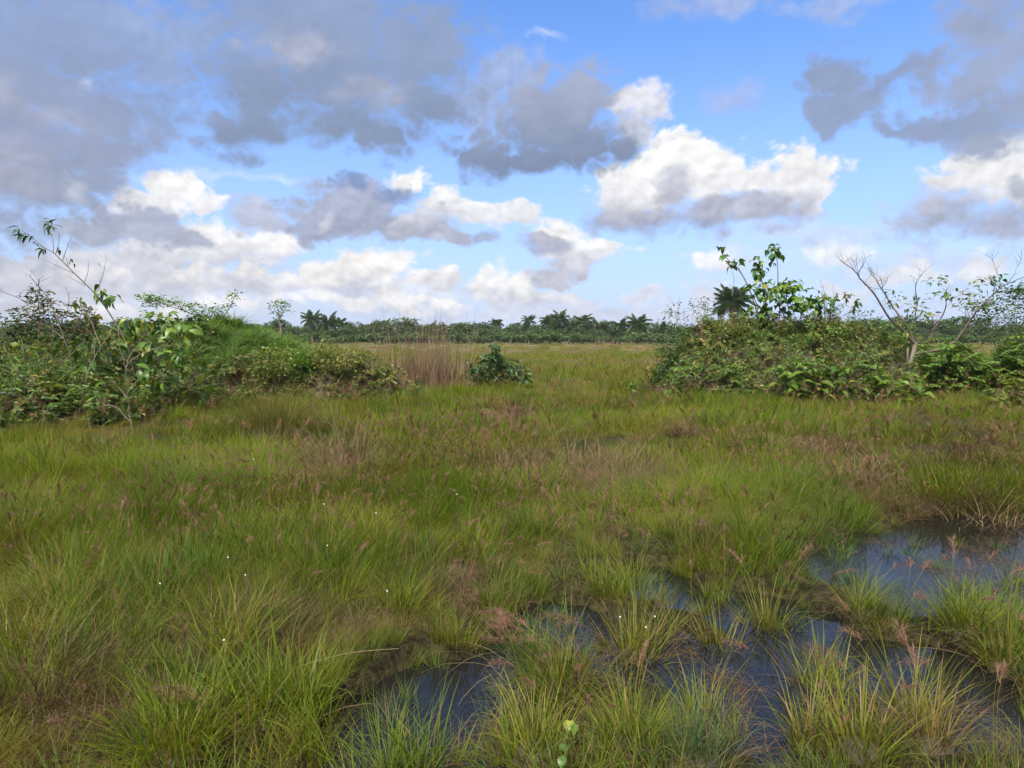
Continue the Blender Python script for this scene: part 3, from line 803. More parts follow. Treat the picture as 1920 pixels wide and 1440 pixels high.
M['palm_dry'] = leaf_mat('dry_palm_leaf', [(0.0, (0.12, 0.085, 0.05)), (1.0, (0.19, 0.14, 0.08))], trans=0.2)
M['bark_pale'] = bark('pale_bark', (0.065, 0.048, 0.035), (0.24, 0.205, 0.165), 14)
M['bark_grey'] = bark('grey_bark', (0.065, 0.050, 0.038), (0.15, 0.12, 0.095), 22)
M['bark_twig'] = bark('twig_bark', (0.085, 0.060, 0.042), (0.17, 0.125, 0.085), 30)
M['bark_dry'] = bark('dry_stick_bark', (0.12, 0.090, 0.060), (0.25, 0.195, 0.135), 30)
M['stem_green'] = bark('green_stem', (0.050, 0.075, 0.025), (0.105, 0.115, 0.045), 25)

LEAFMESH = {}
def leaf_mesh(kind, mat, var):
    key = (kind, mat, var)
    if key not in LEAFMESH:
        m = MB(); v_, f_, u_ = leaf_shape(kind, (0.25, 0.45, 0.65)[var % 3], (0.2, 0.35, 0.28)[var % 3])
        m.add(v_, f_, u_)
        LEAFMESH[key] = m.mesh('leaf', M[mat])
    return LEAFMESH[key]

def put_leaf(root, kind, mat, pos, az_, pitch, size, roll=0.0):
    """one leaf as a part of its own; pos in the plant's own coordinates"""
    o = link('leaf', leaf_mesh(kind, mat, rng.randrange(3)), root)
    o.location = pos
    o.rotation_euler = (Matrix.Rotation(az_, 3, 'Z') @ Matrix.Rotation(-pitch, 3, 'Y') @ Matrix.Rotation(roll, 3, 'X')).to_euler()
    o.scale = (size, size, size)
    return o

def mb_leaf(m, kind, pos, az_, pitch, size, roll=0.0, droop=0.3, mi=0, simple=False):
    """one small leaf joined into a foliage mesh"""
    rot = Matrix.Rotation(az_, 3, 'Z') @ Matrix.Rotation(-pitch, 3, 'Y') @ Matrix.Rotation(roll, 3, 'X')
    u = rng.random()
    if simple:
        w = {'ovate': 0.22, 'lance': 0.11, 'oval': 0.3, 'heart': 0.42}[kind]
        loc = [(0, 0, 0), (0.5, -w, 0.05), (1, 0, -droop * 0.6), (0.5, w, 0.05)]
        fs_, uv_ = [(0, 1, 2), (0, 2, 3)], [(u, 0.5)] * 4
    else:
        loc, fs_, uv_ = leaf_shape(kind, droop)
        uv_ = [(u, b_) for _, b_ in uv_]
    m.add([tuple(Vector(pos) + rot @ (Vector(q) * size)) for q in loc], fs_, uv_, mi)

TWIGGY = 1.0
class Plant:
    """a plant that stands at `base`; points are given in world space and stored relative to the base"""
    def __init__(self, name, base, label, cat, group=None):
        self.base = Vector(base)
        self.root = thing(name, base, label, cat, group)
    def L(self, q): return Vector(q) - self.base
    def part(self, name, m, mats, kind=None):
        o = link(name, m.mesh(name, mats, origin=self.base), self.root)
        if kind: o['kind'] = kind
        return o
    def branch(self, name, pts, r0, r1, mat, k=5, sides=6, jit=0.0, twigs=0, twig_len=0.3, twig_r=0.004, up=0.5):
        m = MB()
        q = limb(m, pts, r0, r1, k, sides, jit)
        for _ in range(int(twigs * TWIGGY)):
            i = rng.randrange(len(q) // 3, len(q))
            d = Vector((rng.gauss(0, 1), rng.gauss(0, 1), abs(rng.gauss(0, 1)) * up + 0.3)).normalized()
            L_ = twig_len * U(0.5, 1.2)
            e1 = q[i] + d * L_ * 0.5 + Vector((U(-.04, .04), U(-.04, .04), 0.03))
            e2 = e1 + (d + Vector((U(-.5, .5), U(-.5, .5), 0.4))).normalized() * L_ * 0.5
            limb(m, [q[i], e1, e2], twig_r, twig_r * 0.4, 2, 4)
            if rng.random() < 0.6:
                limb(m, [e1, e1 + Vector((U(-1, 1), U(-1, 1), U(0, 1))).normalized() * L_ * 0.4], twig_r * 0.7, twig_r * 0.3, 2, 3)
        self.part(name, m, M[mat])
        return q
    def leaves(self, centre, rad, n, kind, mat, size, pitch=(-0.7, 0.4), out=True):
        """n leaves (parts) filling an ellipsoid, pointing outwards and hanging"""
        c_ = Vector(centre)
        for _ in range(n):
            while True:
                q = Vector((U(-1, 1), U(-1, 1), U(-1, 1)))
                if q.length < 1: break
            q = q * (0.55 + 0.45 * q.length)
            pos = c_ + Vector((q.x * rad[0], q.y * rad[1], q.z * rad[2]))
            az_ = math.atan2(q.y, q.x) + rng.gauss(0, 0.8)
            put_leaf(self.root, kind, mat, self.L(pos), az_, U(*pitch) + 0.5 * q.z, U(*size), rng.gauss(0, 0.45))
    def along(self, q, i0, n, kind, mat, size, pitch=(-0.6, 0.3), spread=0.04):
        """leaves (parts) on a stem"""
        for _ in range(n):
            pos = q[rng.randrange(i0, len(q))] + Vector((U(-1, 1), U(-1, 1), U(-1, 1))) * spread
            put_leaf(self.root, kind, mat, self.L(pos), U(0, 6.283), U(*pitch), U(*size), rng.gauss(0, 0.4))
    def foliage(self, clumps, per, kind, mat, size, pitch=(-0.6, 0.5), simple=True, name='foliage'):
        """many small leaves in clumps, joined"""
        m = MB()
        for c_, rad, w in clumps:
            c_ = Vector(c_)
            for _ in range(int(per * w)):
                q = Vector((rng.gauss(0, 0.5), rng.gauss(0, 0.5), rng.gauss(0, 0.5)))
                pos = c_ + Vector((q.x * rad[0], q.y * rad[1], q.z * rad[2]))
                mb_leaf(m, kind, pos, math.atan2(q.y, q.x) + rng.gauss(0, 1.0), U(*pitch), U(*size), rng.gauss(0, 0.6), simple=simple)
        return self.part(name, m, M[mat], 'stuff')

def pts(depth, *xy, dj=0.0):
    return [P(x, y, depth + U(-dj, dj)) for x, y in xy]
def pr(depth, r): return r * depth / F_PX           # photo pixels -> metres at a distance
def ground_at(x, depth):
    q = P(x, 700, depth)
    return Vector((q.x, q.y, mound_h(q.x, q.y)))

# ------------------------------------------------------------------ cover on the mounds: creepers, rank grass, dead vines
def sprig(n, length, kind, size, mat, stem_mat, lean=(0.2, 0.9), curve=0.8):
    m = MB()
    az_, th = 0.0, U(*lean)
    x = Vector((0, 0, 0)); q = [x.copy()]
    for i in range(6):
        th += curve / 6
        x = x + Vector((math.sin(th), U(-.15, .15), math.cos(th))) * length / 6
        q.append(x.copy())
    tube(m, q, [0.005 - 0.0006 * i for i in range(7)], 3, 1)
    for i in range(n):
        t = 0.12 + 0.88 * (i + rng.random()) / n
        k = min(5, int(t * 6)); pos = q[k].lerp(q[k + 1], t * 6 - k)
        mb_leaf(m, kind, pos, (1.4 if i % 2 else -1.4) + rng.gauss(0, 0.5), U(-0.5, 0.5), U(*size), rng.gauss(0, 0.5), simple=True)
    return m.mesh('leafy_sprig', [M[mat], M[stem_mat]])
def tangle(n, L_):
    m = MB()
    for _ in range(n):
        blade(m, (U(-.15, .15), U(-.15, .15), U(-.05, .1)), U(0, 6.28), U(0.1, 1.3), U(0.3, 2.0), U(0.4, 1) * L_, U(0.004, 0.008), 4)
    return m.mesh('dead_vine_tangle', [M['brown']])
COVER = [sprig(34, U(0.40, 0.62), 'ovate', (0.07, 0.12), 'creeper', 'stem_green') for _ in range(4)] \
      + [sprig(36, U(0.35, 0.55), 'oval', (0.05, 0.085), 'leaf_dark', 'bark_twig') for _ in range(3)] \
      + [tangle(50, 0.5) for _ in range(3)] \
      + [tuft(M['lush'], 60, 0.26, (0.34, 0.66), (0.1, 0.9), (0.6, 2.0), (0.012, 0.020), 4, 1.4, 'rank_grass_tuft') for _ in range(4)] \
      + [tuft(M['straw'], 26, 0.12, (0.40, 0.75), (0.05, 0.8), (0.2, 1.2), (0.004, 0.007), 3, 1.4, 'dry_stalk_tuft') for _ in range(2)] \
      + [sprig(30, U(0.55, 0.85), 'lance', (0.09, 0.15), 'leaf_green', 'stem_green', (0.05, 0.5), 0.5) for _ in range(3)]
COVERLIB = library('mound_cover', COVER)
left_c, right_c, rank = Sow(), Sow(), Sow()
for lobes, sow in ((LEFT_LOBES, left_c), (RIGHT_LOBES, right_c)):
    x0, x1 = min(l[0] - l[2] for l in lobes), max(l[0] + l[2] for l in lobes)
    y0, y1 = min(l[1] - l[3] for l in lobes), max(l[1] + l[3] for l in lobes)
    for _ in range(int((x1 - x0) * (y1 - y0) * 135)):
        x, y = U(x0, x1), U(y0, y1)
        d = dome(x, y, lobes)
        if d < 0.03 or (mnoise.noise((x * 2.6, y * 2.6, 91.0)) < -0.36 and rng.random() < 0.6): continue
        z = ground_h(x, y) - 0.06 + d
        e_ = 0.15
        gx, gy = (dome(x + e_, y, lobes) - dome(x - e_, y, lobes)) / (2 * e_), (dome(x, y + e_, lobes) - dome(x, y - e_, lobes)) / (2 * e_)
        lean = (max(-0.7, min(0.7, -gx * 0.45)), max(-0.7, min(0.7, -gy * 0.45)))
        n1_ = mnoise.noise((x * 0.8, y * 0.8, 71.0)); n2_ = mnoise.noise((x * 1.5, y * 1.5, 81.0))
        colpx = 960 + x / y * F_PX
        if sow is left_c:
            top = max(0.0, min(1.0, (d - 0.70 - 0.35 * n1_) * 3)) * (1 if 345 < colpx < 610 else 0)
            w = [1.3, 0.30 + 0.6 * max(0, n1_), 0.40 + max(0, n2_) * 1.6, 0.22 + 12 * top, 0.35, 0.06]
            if colpx < 350: w = [1.3, 0.6, 0.7 + max(0, n2_), 0.4, 0.35, 0.5]
        else:
            w = [1.6, 0.30 + 1.0 * max(0, n1_) + (1.0 if colpx < 1330 else 0), 0.45 + max(0, n2_) * 1.8, 0.22 + max(0, -n1_), 0.50, 0.18]
        k = rng.choices(((0, 4), (4, 7), (7, 10), (10, 14), (14, 16), (16, 19)), w)[0]
        (rank if k[0] == 10 and sow is left_c else sow).put(x, y, z, pick(k), U(0.50, 1.15) * max(0.5, 1 + 0.9 * n2_) * (1.0 if k[0] == 10 else 0.85), tilt=0.35, lean=lean)
left_c.build('creeper_cover', COVERLIB, 'dark creepers and dead vines covering the left mound', 'creepers')
right_c.build('creeper_cover', COVERLIB, 'tangled green and brown creepers covering the right mound', 'creepers')
rank.build('rank_grass', COVERLIB, 'bright green rank grass over the crest of the left mound', 'grass')

# ------------------------------------------------------------------ far tree line: palms, trees, edge bushes
def frond(length, droop, nleaf=22, leaf=0.34, wide=0.035):
    """palm frond along +X: a rib with two rows of hanging leaflets"""
    m = MB()
    q, th = [Vector((0, 0, 0))], 0.0
    for i in range(8):
        th += droop / 8
        q.append(q[-1] + Vector((math.cos(th), 0, -math.sin(th))) * length / 8)
    tube(m, q, [0.045 * length / 3 * (1 - 0.11 * i) for i in range(9)], 3, 0)
    for i in range(nleaf):
        t = 0.14 + 0.84 * i / nleaf
        k = min(7, int(t * 8)); pos = q[k].lerp(q[k + 1], t * 8 - k)
        ln = leaf * length / 3 * math.sin(math.pi * (0.18 + 0.8 * t)) * 2.3
        for s_ in (-1, 1):
            a = s_ * U(0.8, 1.15)
            tip = pos + Vector((math.cos(a), math.sin(a), -0.35 - 0.5 * rng.random())) * ln
            w = wide * length / 3
            u = rng.random()
            m.add([tuple(pos + Vector((-w, 0, 0))), tuple(pos + Vector((w, 0, 0.01))), tuple((pos + tip) / 2 + Vector((w * 1.4, 0, 0.10 * ln))), tuple(tip)], [(0, 1, 2, 3)], [(u, .5)] * 4)
    return m
FROND_UP = [frond(3.0, d, 20, 0.40, 0.075).mesh('frond', M['palm']) for d in (0.7, 1.1, 1.5)]
FROND_DRY = frond(2.4, 1.9, 14, 0.28, 0.05).mesh('frond', M['palm_dry'])
TRUNK = {}
def palm(x, ytop, depth, size, n, label, group='palms in the far tree line', fronds=FROND_UP, dry=3):
    """oil palm: trunk with a round head of arching fronds, its top at pixel row ytop"""
    top = P(x, ytop, depth)
    crown_z = top.z - 1.5 * size
    g_ = Vector((top.x, top.y, ground_h(top.x, top.y)))
    t = thing('palm_tree', g_, label, 'palm', group)
    m = MB()
    tube(m, [(0, 0, -0.1), (0.06, 0.03, (crown_z - g_.z) * 0.5), (0, 0, crown_z - g_.z + 0.1)], [0.28 * size, 0.22 * size, 0.24 * size], 7)
    link('trunk', m.mesh('trunk', M['bark_twig']), t)
    for i in range(n):
        f = i / n
        o = link('frond', fronds[rng.randrange(3)], t)
        o.location = (0, 0, crown_z - g_.z)
        el_ = 1.35 - 1.75 * f + U(-.12, .12)
        o.rotation_euler = (Matrix.Rotation(i * 2.4 + U(-.3, .3), 3, 'Z') @ Matrix.Rotation(-el_, 3, 'Y') @ Matrix.Rotation(U(-.3, .3), 3, 'X')).to_euler()
        s_ = size * U(0.85, 1.1); o.scale = (s_, s_, s_)
    for i in range(dry):
        o = link('frond', FROND_DRY, t); o['label'] = 'dry hanging brown frond'
        o.location = (0, 0, crown_z - g_.z - 0.2)
        o.rotation_euler = (Matrix.Rotation(U(0, 6.28), 3, 'Z') @ Matrix.Rotation(U(0.3, 0.8), 3, 'Y')).to_euler()
        o.scale = (size,) * 3
    return t

def crown_mesh(kind, rx, rz, n, size, mat, lobes=7):
    m = MB()
    ls = [(Vector((U(-.75, .75) * rx, U(-.75, .75) * rx, U(-.55, .55) * rz)), U(0.35, 0.6)) for _ in range(lobes)]
    for _ in range(n):
        c_, r_ = ls[rng.randrange(lobes)]
        d = Vector((rng.gauss(0, 1), rng.gauss(0, 1), rng.gauss(0.25, 1))).normalized()
        pos = c_ + Vector((d.x * r_ * rx, d.y * r_ * rx, d.z * r_ * rz)) * U(0.65, 1.05)
        mb_leaf(m, kind, pos, math.atan2(d.y, d.x) + rng.gauss(0, 0.9), U(-0.8, 0.4) + 0.4 * d.z, U(*size), rng.gauss(0, 0.6), simple=True)
    return m.mesh('crown', M[mat])
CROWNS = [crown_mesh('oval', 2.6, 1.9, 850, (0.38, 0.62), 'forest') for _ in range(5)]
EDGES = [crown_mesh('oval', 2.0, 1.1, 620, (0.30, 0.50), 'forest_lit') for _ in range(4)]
tm = MB()
tube(tm, [(0, 0, -0.1), (0.05, 0.05, 1.0), (0, 0.1, 2.0)], [0.20, 0.15, 0.11], 6)
for a in range(4):
    limb(tm, [(0, 0.08, 1.6 + 0.12 * a), (math.cos(a * 1.7) * 0.6, math.sin(a * 1.7) * 0.6, 2.4), (math.cos(a * 1.7) * 1.1, math.sin(a * 1.7) * 1.1, 3.1)], 0.08, 0.03, 2, 4)
TREE_TRUNK = tm.mesh('trunk', M['bark_twig'])
def far_tree(x, ytop, depth, group='trees of the far tree line', label='rounded dark green tree standing in the far tree line', wide=1.0, crowns=CROWNS, rz=1.9, name='tree', cat='tree', trunk=True):
    top = P(x, ytop, depth)
    g_ = Vector((top.x, top.y, ground_h(top.x, top.y)))
    h = top.z - g_.z
    t = thing(name, g_, label, cat, group)
    o = link('crown', crowns[rng.randrange(len(crowns))], t)
    sz = min(1.3, max(0.5, h * 0.36 / rz))
    o.scale = (wide * sz * U(0.9, 1.2), wide * sz, sz * U(0.9, 1.1))
    o.location = (0, 0, max(sz * rz * 0.7, h - sz * rz * 1.02))
    o.rotation_euler = (0, 0, U(0, 6.28))
    if trunk:
        o2 = link('trunk', TREE_TRUNK, t); k = (h - sz * rz) / 2.6
        o2.scale = (1, 1, max(0.3, k)); o2.rotation_euler = (0, 0, U(0, 6.28))
    return t

PALMS = [(585, 588, 165, 1.0), (613, 592, 160, 1.05), (636, 598, 170, 0.8), (720, 602, 175, 0.8), (930, 598, 180, 0.75), (992, 593, 172, 0.7), (1028, 592, 166, 0.9), (1050, 586, 162, 1.0),
         (1093, 592, 165, 0.95), (1128, 605, 168, 0.85), (1162, 600, 160, 0.95), (1196, 594, 158, 1.1), (1242, 610, 160, 0.9), (168, 598, 150, 1.0), (140, 606, 160, 0.8), (1732, 604, 165, 0.8), (262, 604, 160, 0.8)]
PLAB = ['leftmost of the pair of palms at the left end of the far tree line', 'wider palm just right of the leftmost palm in the tree line', 'small palm half hidden beside the two left palms',
        'low palm behind the reddish reed clump', 'low palm showing above the trees right of the reed clump', 'small lone palm head above the middle of the far trees',
        'palm head left of the tallest palm in the middle of the tree line', 'tallest palm in the middle group of the far tree line', 'palm with wide head at the right of the middle group',
        'short palm standing alone right of the middle group', 'darker left palm of the pair by the gap in the tree line', 'right palm of the pair by the gap, round head on a bare trunk',
        'short palm at the edge of the right mound in the far trees', 'palm seen through the bare twigs of the left bushes', 'small palm seen behind the reddish shrub on the left', 'palm far off behind the bare tree', 'far palm seen over the broad leaved bush on the left']
for (x, yt, dp, sz), lb in zip(PALMS, PLAB):
    palm(x, yt, dp, sz, 24, lb)
FROND_NEAR = [frond(3.0, d, 44, 0.42, 0.034).mesh('frond', M['palm']) for d in (0.6, 0.9, 1.3)]
palm(1374, 546, 80, 0.84, 36, 'large dark palm rising behind the broad leaved saplings on the right mound', None, FROND_NEAR, 4)

rng.seed(21)
x = -620.0
while x < 2560:
    base_y = 604 if x < 560 else (601 + 5 * math.sin(x * 0.021) + (4 if 1110 < x < 1300 else 0))
    if 1120 < x < 1185: base_y = 618
    far_tree(x, base_y + U(-9, 10), U(164, 182), wide=U(1.0, 1.5))
    x += U(22, 46)
x = -600.0
while x < 2540:
    far_tree(x, 613 + U(-6, 6), U(156, 163), wide=U(1.0, 1.4))
    x += U(30, 56)
x = -560.0
while x < 2500:
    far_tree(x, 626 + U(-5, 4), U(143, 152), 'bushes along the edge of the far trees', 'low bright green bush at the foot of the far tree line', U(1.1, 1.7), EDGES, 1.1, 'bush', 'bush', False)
    x += U(20, 38)
# the wood behind the first trees
wood = Sow()
for _ in range(420):
    y = U(184, 235); wood.put(U(-0.85, 0.85) * y, y, U(1.2, 2.6), rng.randrange(5), U(0.9, 1.4), tilt=0.1)
wood.build('far_wood', library('wood_crowns', CROWNS), 'dense wood going on behind the far tree line', 'wood')

# ------------------------------------------------------------------ right mound: saplings, shrubs, the bare tree
rng.seed(5)
D = 19.2
b0 = ground_at(1450, D)
p_ = Plant('sapling', b0, 'tall sapling with big round leaves on long bare shoots, on top of the right mound', 'sapling')
q1 = p_.branch('stem', [b0] + pts(D, (1425, 595), (1404, 540), (1385, 505), (1366, 488), (1351, 468), dj=0.15), 0.022, 0.006, 'bark_twig')
p_.along(q1, len(q1) - 9, 16, 'heart', 'leaf_green', (0.11, 0.18), (-0.9, 0.1), 0.10)
p_.leaves(P(1375, 496, D), (pr(D, 14), 0.12, pr(D, 9)), 7, 'heart', 'leaf_green', (0.11, 0.18))
q2 = p_.branch('stem', [b0] + pts(D, (1440, 590), (1431, 540), (1424, 505), (1423, 482), dj=0.12), 0.020, 0.007, 'bark_twig')
p_.leaves(P(1424, 500, D), (pr(D, 13), 0.15, pr(D, 20)), 30, 'heart', 'leaf_green', (0.12, 0.19), (-1.1, -0.1))
q3 = p_.branch('stem', [b0] + pts(D, (1462, 590), (1459, 540), (1458, 500), (1453, 458), dj=0.12), 0.020, 0.006, 'bark_twig')
p_.leaves(P(1455, 474, D), (pr(D, 14), 0.14, pr(D, 18)), 28, 'heart', 'leaf_green', (0.11, 0.18), (-1.0, 0.2))
p_.leaves(P(1448, 492, D), (pr(D, 5), 0.08, pr(D, 8)), 3, 'heart', 'leaf_dark', (0.10, 0.14), (-1.2, -0.6))
p_.branch('stem', pts(D, (1372, 555), (1376, 530), (1373, 506), dj=0.1), 0.008, 0.003, 'bark_twig', twigs=2, twig_len=0.2)

b0 = ground_at(1490, D - 0.3)
p_ = Plant('shrub', b0, 'dense broad leaved shrub below the tall shoots on the right mound', 'shrub')
for (x, y, rx, ry, n) in ((1425, 545, 26, 20, 26), (1455, 545, 24, 22, 26), (1480, 535, 24, 14, 20), (1500, 560, 26, 22, 26), (1530, 575, 22, 20, 20), (1470, 580, 34, 16, 26), (1420, 580, 24, 18, 20), (1545, 560, 12, 10, 8)):
    d_ = D - 0.3 + U(-.4, .4)
    p_.branch('stem', [b0, P(x, y + 24, d_) + Vector((U(-.1, .1), 0, 0)), P(x, y - ry * 0.4, d_)], 0.016, 0.005, 'bark_twig')
    p_.leaves(P(x, y, d_), (pr(D, rx), 0.4, pr(D, ry)), int(n * 1.5), 'heart', 'leaf_green', (0.12, 0.21), (-0.8, 0.2))

b0 = ground_at(1560, D)
p_ = Plant('shrub', b0, 'yellowing shrub with drooping leaves at the right end of the mound crest', 'shrub')
for xy in (((1556, 600), (1562, 570), (1568, 555)), ((1566, 600), (1580, 572), (1592, 553)), ((1548, 600), (1545, 570), (1540, 548)), ((1570, 600), (1600, 580), (1606, 566))):
    q = p_.branch('stem', [b0] + pts(D, *xy, dj=0.2), 0.012, 0.004, 'bark_twig', twigs=3, twig_len=0.2)
    p_.along(q, len(q) // 2, 12, 'ovate', 'leaf_lime', (0.12, 0.20), (-1.0, 0.0), 0.08)
    p_.along(q, len(q) - 4, 5, 'ovate', 'leaf_red', (0.08, 0.13), (-0.6, 0.6), 0.06)
p_.branch('stem', [b0] + pts(D, (1548, 580), (1545, 545), (1538, 528), dj=0.1), 0.007, 0.002, 'bark_twig', twigs=6, twig_len=0.16)
p_.branch('stem', [b0] + pts(D, (1566, 585), (1563, 550), (1561, 532), dj=0.1), 0.007, 0.002, 'bark_twig', twigs=2, twig_len=0.12)

def upright_shrub(x0, x1, ytop, ybot, depth, n, label, mat='leaf_dark', size=(0.06, 0.10), per=34):
    b_ = ground_at((x0 + x1) / 2, depth)
    pl = Plant('shrub', b_, label, 'shrub')
    cl = []
    for i in range(n):
        x = x0 + (x1 - x0) * (i + 0.5) / n + U(-5, 5)
        yt = ytop + U(0, 0.35) * (ybot - ytop)
        q = pl.branch('stem', [b_, P(x + U(-5, 5), ybot - 10, depth), P(x, (yt + ybot) / 2, depth + U(-.2, .2)), P(x + U(-8, 8), yt, depth + U(-.2, .2))], 0.010, 0.003, 'bark_twig', twigs=5, twig_len=0.22, twig_r=0.003)
        for j in range(len(q) // 3, len(q)): cl.append((q[j] + Vector((U(-.1, .1), U(-.1, .1), 0)), (0.18, 0.18, 0.12), 0.45))
    pl.foliage(cl, per, 'ovate', mat, size)
    return pl
upright_shrub(1245, 1335, 562, 650, 19.6, 6, 'thin upright shrub with tiny leaves at the left end of the right mound', per=24)
upright_shrub(1232, 1300, 622, 720, 18.8, 5, 'dark leafy shrub against the left flank of the right mound', per=60)
upright_shrub(1590, 1640, 570, 640, 19.4, 3, 'small spindly shrub between the mound crest and the bare tree', per=20)

upright_shrub(1340, 1400, 596, 680, 18.4, 4, 'olive leafy shrub on the front of the right mound, left part', 'creeper', (0.06, 0.11), 40)
upright_shrub(1530, 1600, 592, 670, 18.6, 4, 'green leafy shrub on the front of the right mound, right part', 'leaf_green', (0.06, 0.11), 40)
upright_shrub(1640, 1700, 600, 690, 18.9, 4, 'green shrub wedged between the right mound and the bare tree', 'leaf_green', (0.07, 0.12), 60)

def broad_plant(x0, x1, ytop, ybot, depth, n, label, kind='ovate', mat='leaf_lime', size=(0.24, 0.40), stems=5):
    xc = (x0 + x1) / 2
    b_ = G(xc, ybot, 0.12); b_ = Vector((b_.x * depth / b_.y, depth, ground_h(b_.x * depth / b_.y, depth)))
    pl = Plant('broad_leaved_plant', b_, label, 'plant')
    for i in range(stems):
        x = x0 + (x1 - x0) * (i + 0.5) / stems
        yt = ytop + U(0, 0.3) * (ybot - ytop) + abs(x - xc) / (x1 - x0) * 0.5 * (ybot - ytop)
        q = pl.branch('stem', [b_ + Vector((0.4 * (x - xc) / F_PX * depth, U(-.1, .1), 0)), P(x, (yt + ybot) / 2, depth + U(-.2, .1)), P(x + U(-6, 6), yt, depth + U(-.3, .1))], 0.012, 0.005, 'stem_green', k=6)
        for j in range(int(n / stems)):
            t = 0.25 + 0.75 * rng.random()
            pos = q[min(len(q) - 1, int(t * len(q)))]
            put_leaf(pl.root, kind, mat, pl.L(pos), U(0, 6.28), U(-0.35, 0.65), U(*size), rng.gauss(0, 0.3))
    return pl
broad_plant(1455, 1655, 668, 756, 16.8, 190, 'bright green plant with long drooping leaves at the foot of the right mound', size=(0.20, 0.34), stems=13)
broad_plant(1655, 1738, 700, 760, 16.6, 64, 'smaller bright green plant right of the long leaved one, under the bare tree', size=(0.18, 0.30), stems=6)
broad_plant(1200, 1222, 690, 725, 20.0, 10, 'yellow green seedling in the grass left of the right mound', size=(0.14, 0.22), stems=2)
broad_plant(1175, 1192, 718, 742, 18.5, 8, 'tiny leafy seedling alone in the open grass between the mounds', size=(0.12, 0.18), stems=1)

# the bare tree
TWIGGY = 1.9
D = 18.2
b0 = P(1708, 742, D); b0.z = ground_h(b0.x, b0.y)
t_ = Plant('bare_tree', b0, 'nearly bare small tree with pale trunk and spreading limbs beside the right mound', 'tree')
t_.branch('trunk', [b0 + Vector((0, 0, -0.05))] + pts(D, (1706, 715), (1706, 690), (1711, 665), (1717, 642)), 0.070, 0.050, 'bark_pale', k=6, sides=9, jit=0.012)
t_.branch('trunk', [b0 + Vector((-0.12, 0.05, -0.05))] + pts(D + 0.1, (1700, 700), (1702, 665), (1704, 640)), 0.036, 0.024, 'bark_pale', k=6, sides=7, jit=0.008)
FORK = P(1716, 645, D)
def tlimb(xy, r0, r1, mat='bark_grey', twigs=6, tl=0.35, start=FORK, dd=0.0, k=5):
    n = len(xy)
    w = [P(x, y, D + dd * (i + 1) / n) for i, (x, y) in enumerate(xy)]
    return t_.branch('limb', ([start] if start is not None else []) + w, r0, r1, mat, k, 7, 0.012, twigs, tl, max(0.004, r1 * 0.8), up=1.0)
la = tlimb([(1690, 617), (1665, 592), (1640, 552), (1616, 526), (1600, 506), (1574, 488)], 0.035, 0.0060, 'bark_grey', 9, 0.40, dd=-0.6)
tlimb([(1606, 496), (1606, 482)], 0.006, 0.0024, twigs=3, tl=0.25, start=P(1600, 507, D - 0.5))
tlimb([(1618, 500), (1622, 484)], 0.006, 0.0024, twigs=3, tl=0.25, start=P(1606, 512, D - 0.5))
tlimb([(1630, 538), (1655, 541), (1648, 520), (1628, 506)], 0.008, 0.0030, twigs=5, start=P(1618, 528, D - 0.5), k=4)
lb_ = tlimb([(1700, 612), (1676, 578), (1655, 545), (1640, 520), (1630, 508)], 0.032, 0.0048, twigs=8, dd=0.5)
tlimb([(1660, 530), (1668, 516)], 0.006, 0.0024, twigs=2, tl=0.2, start=P(1652, 542, D + 0.4))
lc_ = tlimb([(1716, 600), (1719, 565), (1716, 536), (1724, 520), (1733, 510)], 0.020, 0.0024, twigs=7, tl=0.3, dd=-0.3)
ld_ = tlimb([(1745, 622), (1764, 598), (1775, 562), (1774, 542)], 0.024, 0.0048, twigs=7, tl=0.3, dd=-0.6)
tlimb([(1740, 640), (1752, 618), (1756, 600)], 0.017, 0.0048, twigs=4, dd=0.4)
le_ = tlimb([(1760, 656), (1790, 640), (1812, 612), (1830, 585), (1856, 558), (1880, 537), (1925, 518)], 0.035, 0.0084, twigs=9, start=P(1712, 664, D), dd=-0.8)
tlimb([(1865, 500), (1860, 482)], 0.008, 0.0024, twigs=4, tl=0.3, start=P(1878, 538, D - 0.7))
tlimb([(1906, 505), (1915, 486)], 0.008, 0.0024, twigs=4, tl=0.3, start=P(1890, 532, D - 0.7))
tlimb([(1845, 614), (1882, 600)], 0.010, 0.0036, twigs=4, start=P(1815, 610, D - 0.5))
for (x, y, rx, ry, n, mat) in ((1690, 620, 16, 10, 10, 'leaf_green'), (1830, 575, 18, 12, 14, 'leaf_green'), (1870, 525, 16, 12, 12, 'leaf_green'), (1725, 558, 12, 10, 8, 'leaf_green'), (1676, 560, 14, 14, 14, 'leaf_mixed'), (1716, 578, 16, 14, 16, 'leaf_mixed'), (1740, 590, 14, 10, 10, 'leaf_mixed'), (1755, 528, 13, 13, 12, 'leaf_lime'), (1768, 552, 10, 10, 8, 'leaf_lime'),
                               (1806, 562, 22, 14, 22, 'leaf_mixed'), (1845, 540, 24, 16, 18, 'leaf_green'), (1670, 545, 8, 6, 5, 'leaf_red'), (1846, 522, 8, 6, 6, 'leaf_red'), (1790, 556, 12, 8, 8, 'leaf_mixed'), (1735, 600, 10, 8, 6, 'leaf_green')):
    t_.leaves(P(x, y, D - 0.4), (pr(D, rx * 1.15), 0.35, pr(D, ry * 1.1)), int(n * 1.7), 'ovate', mat, (0.09, 0.16), (-0.8, 0.5))

TWIGGY = 1.0
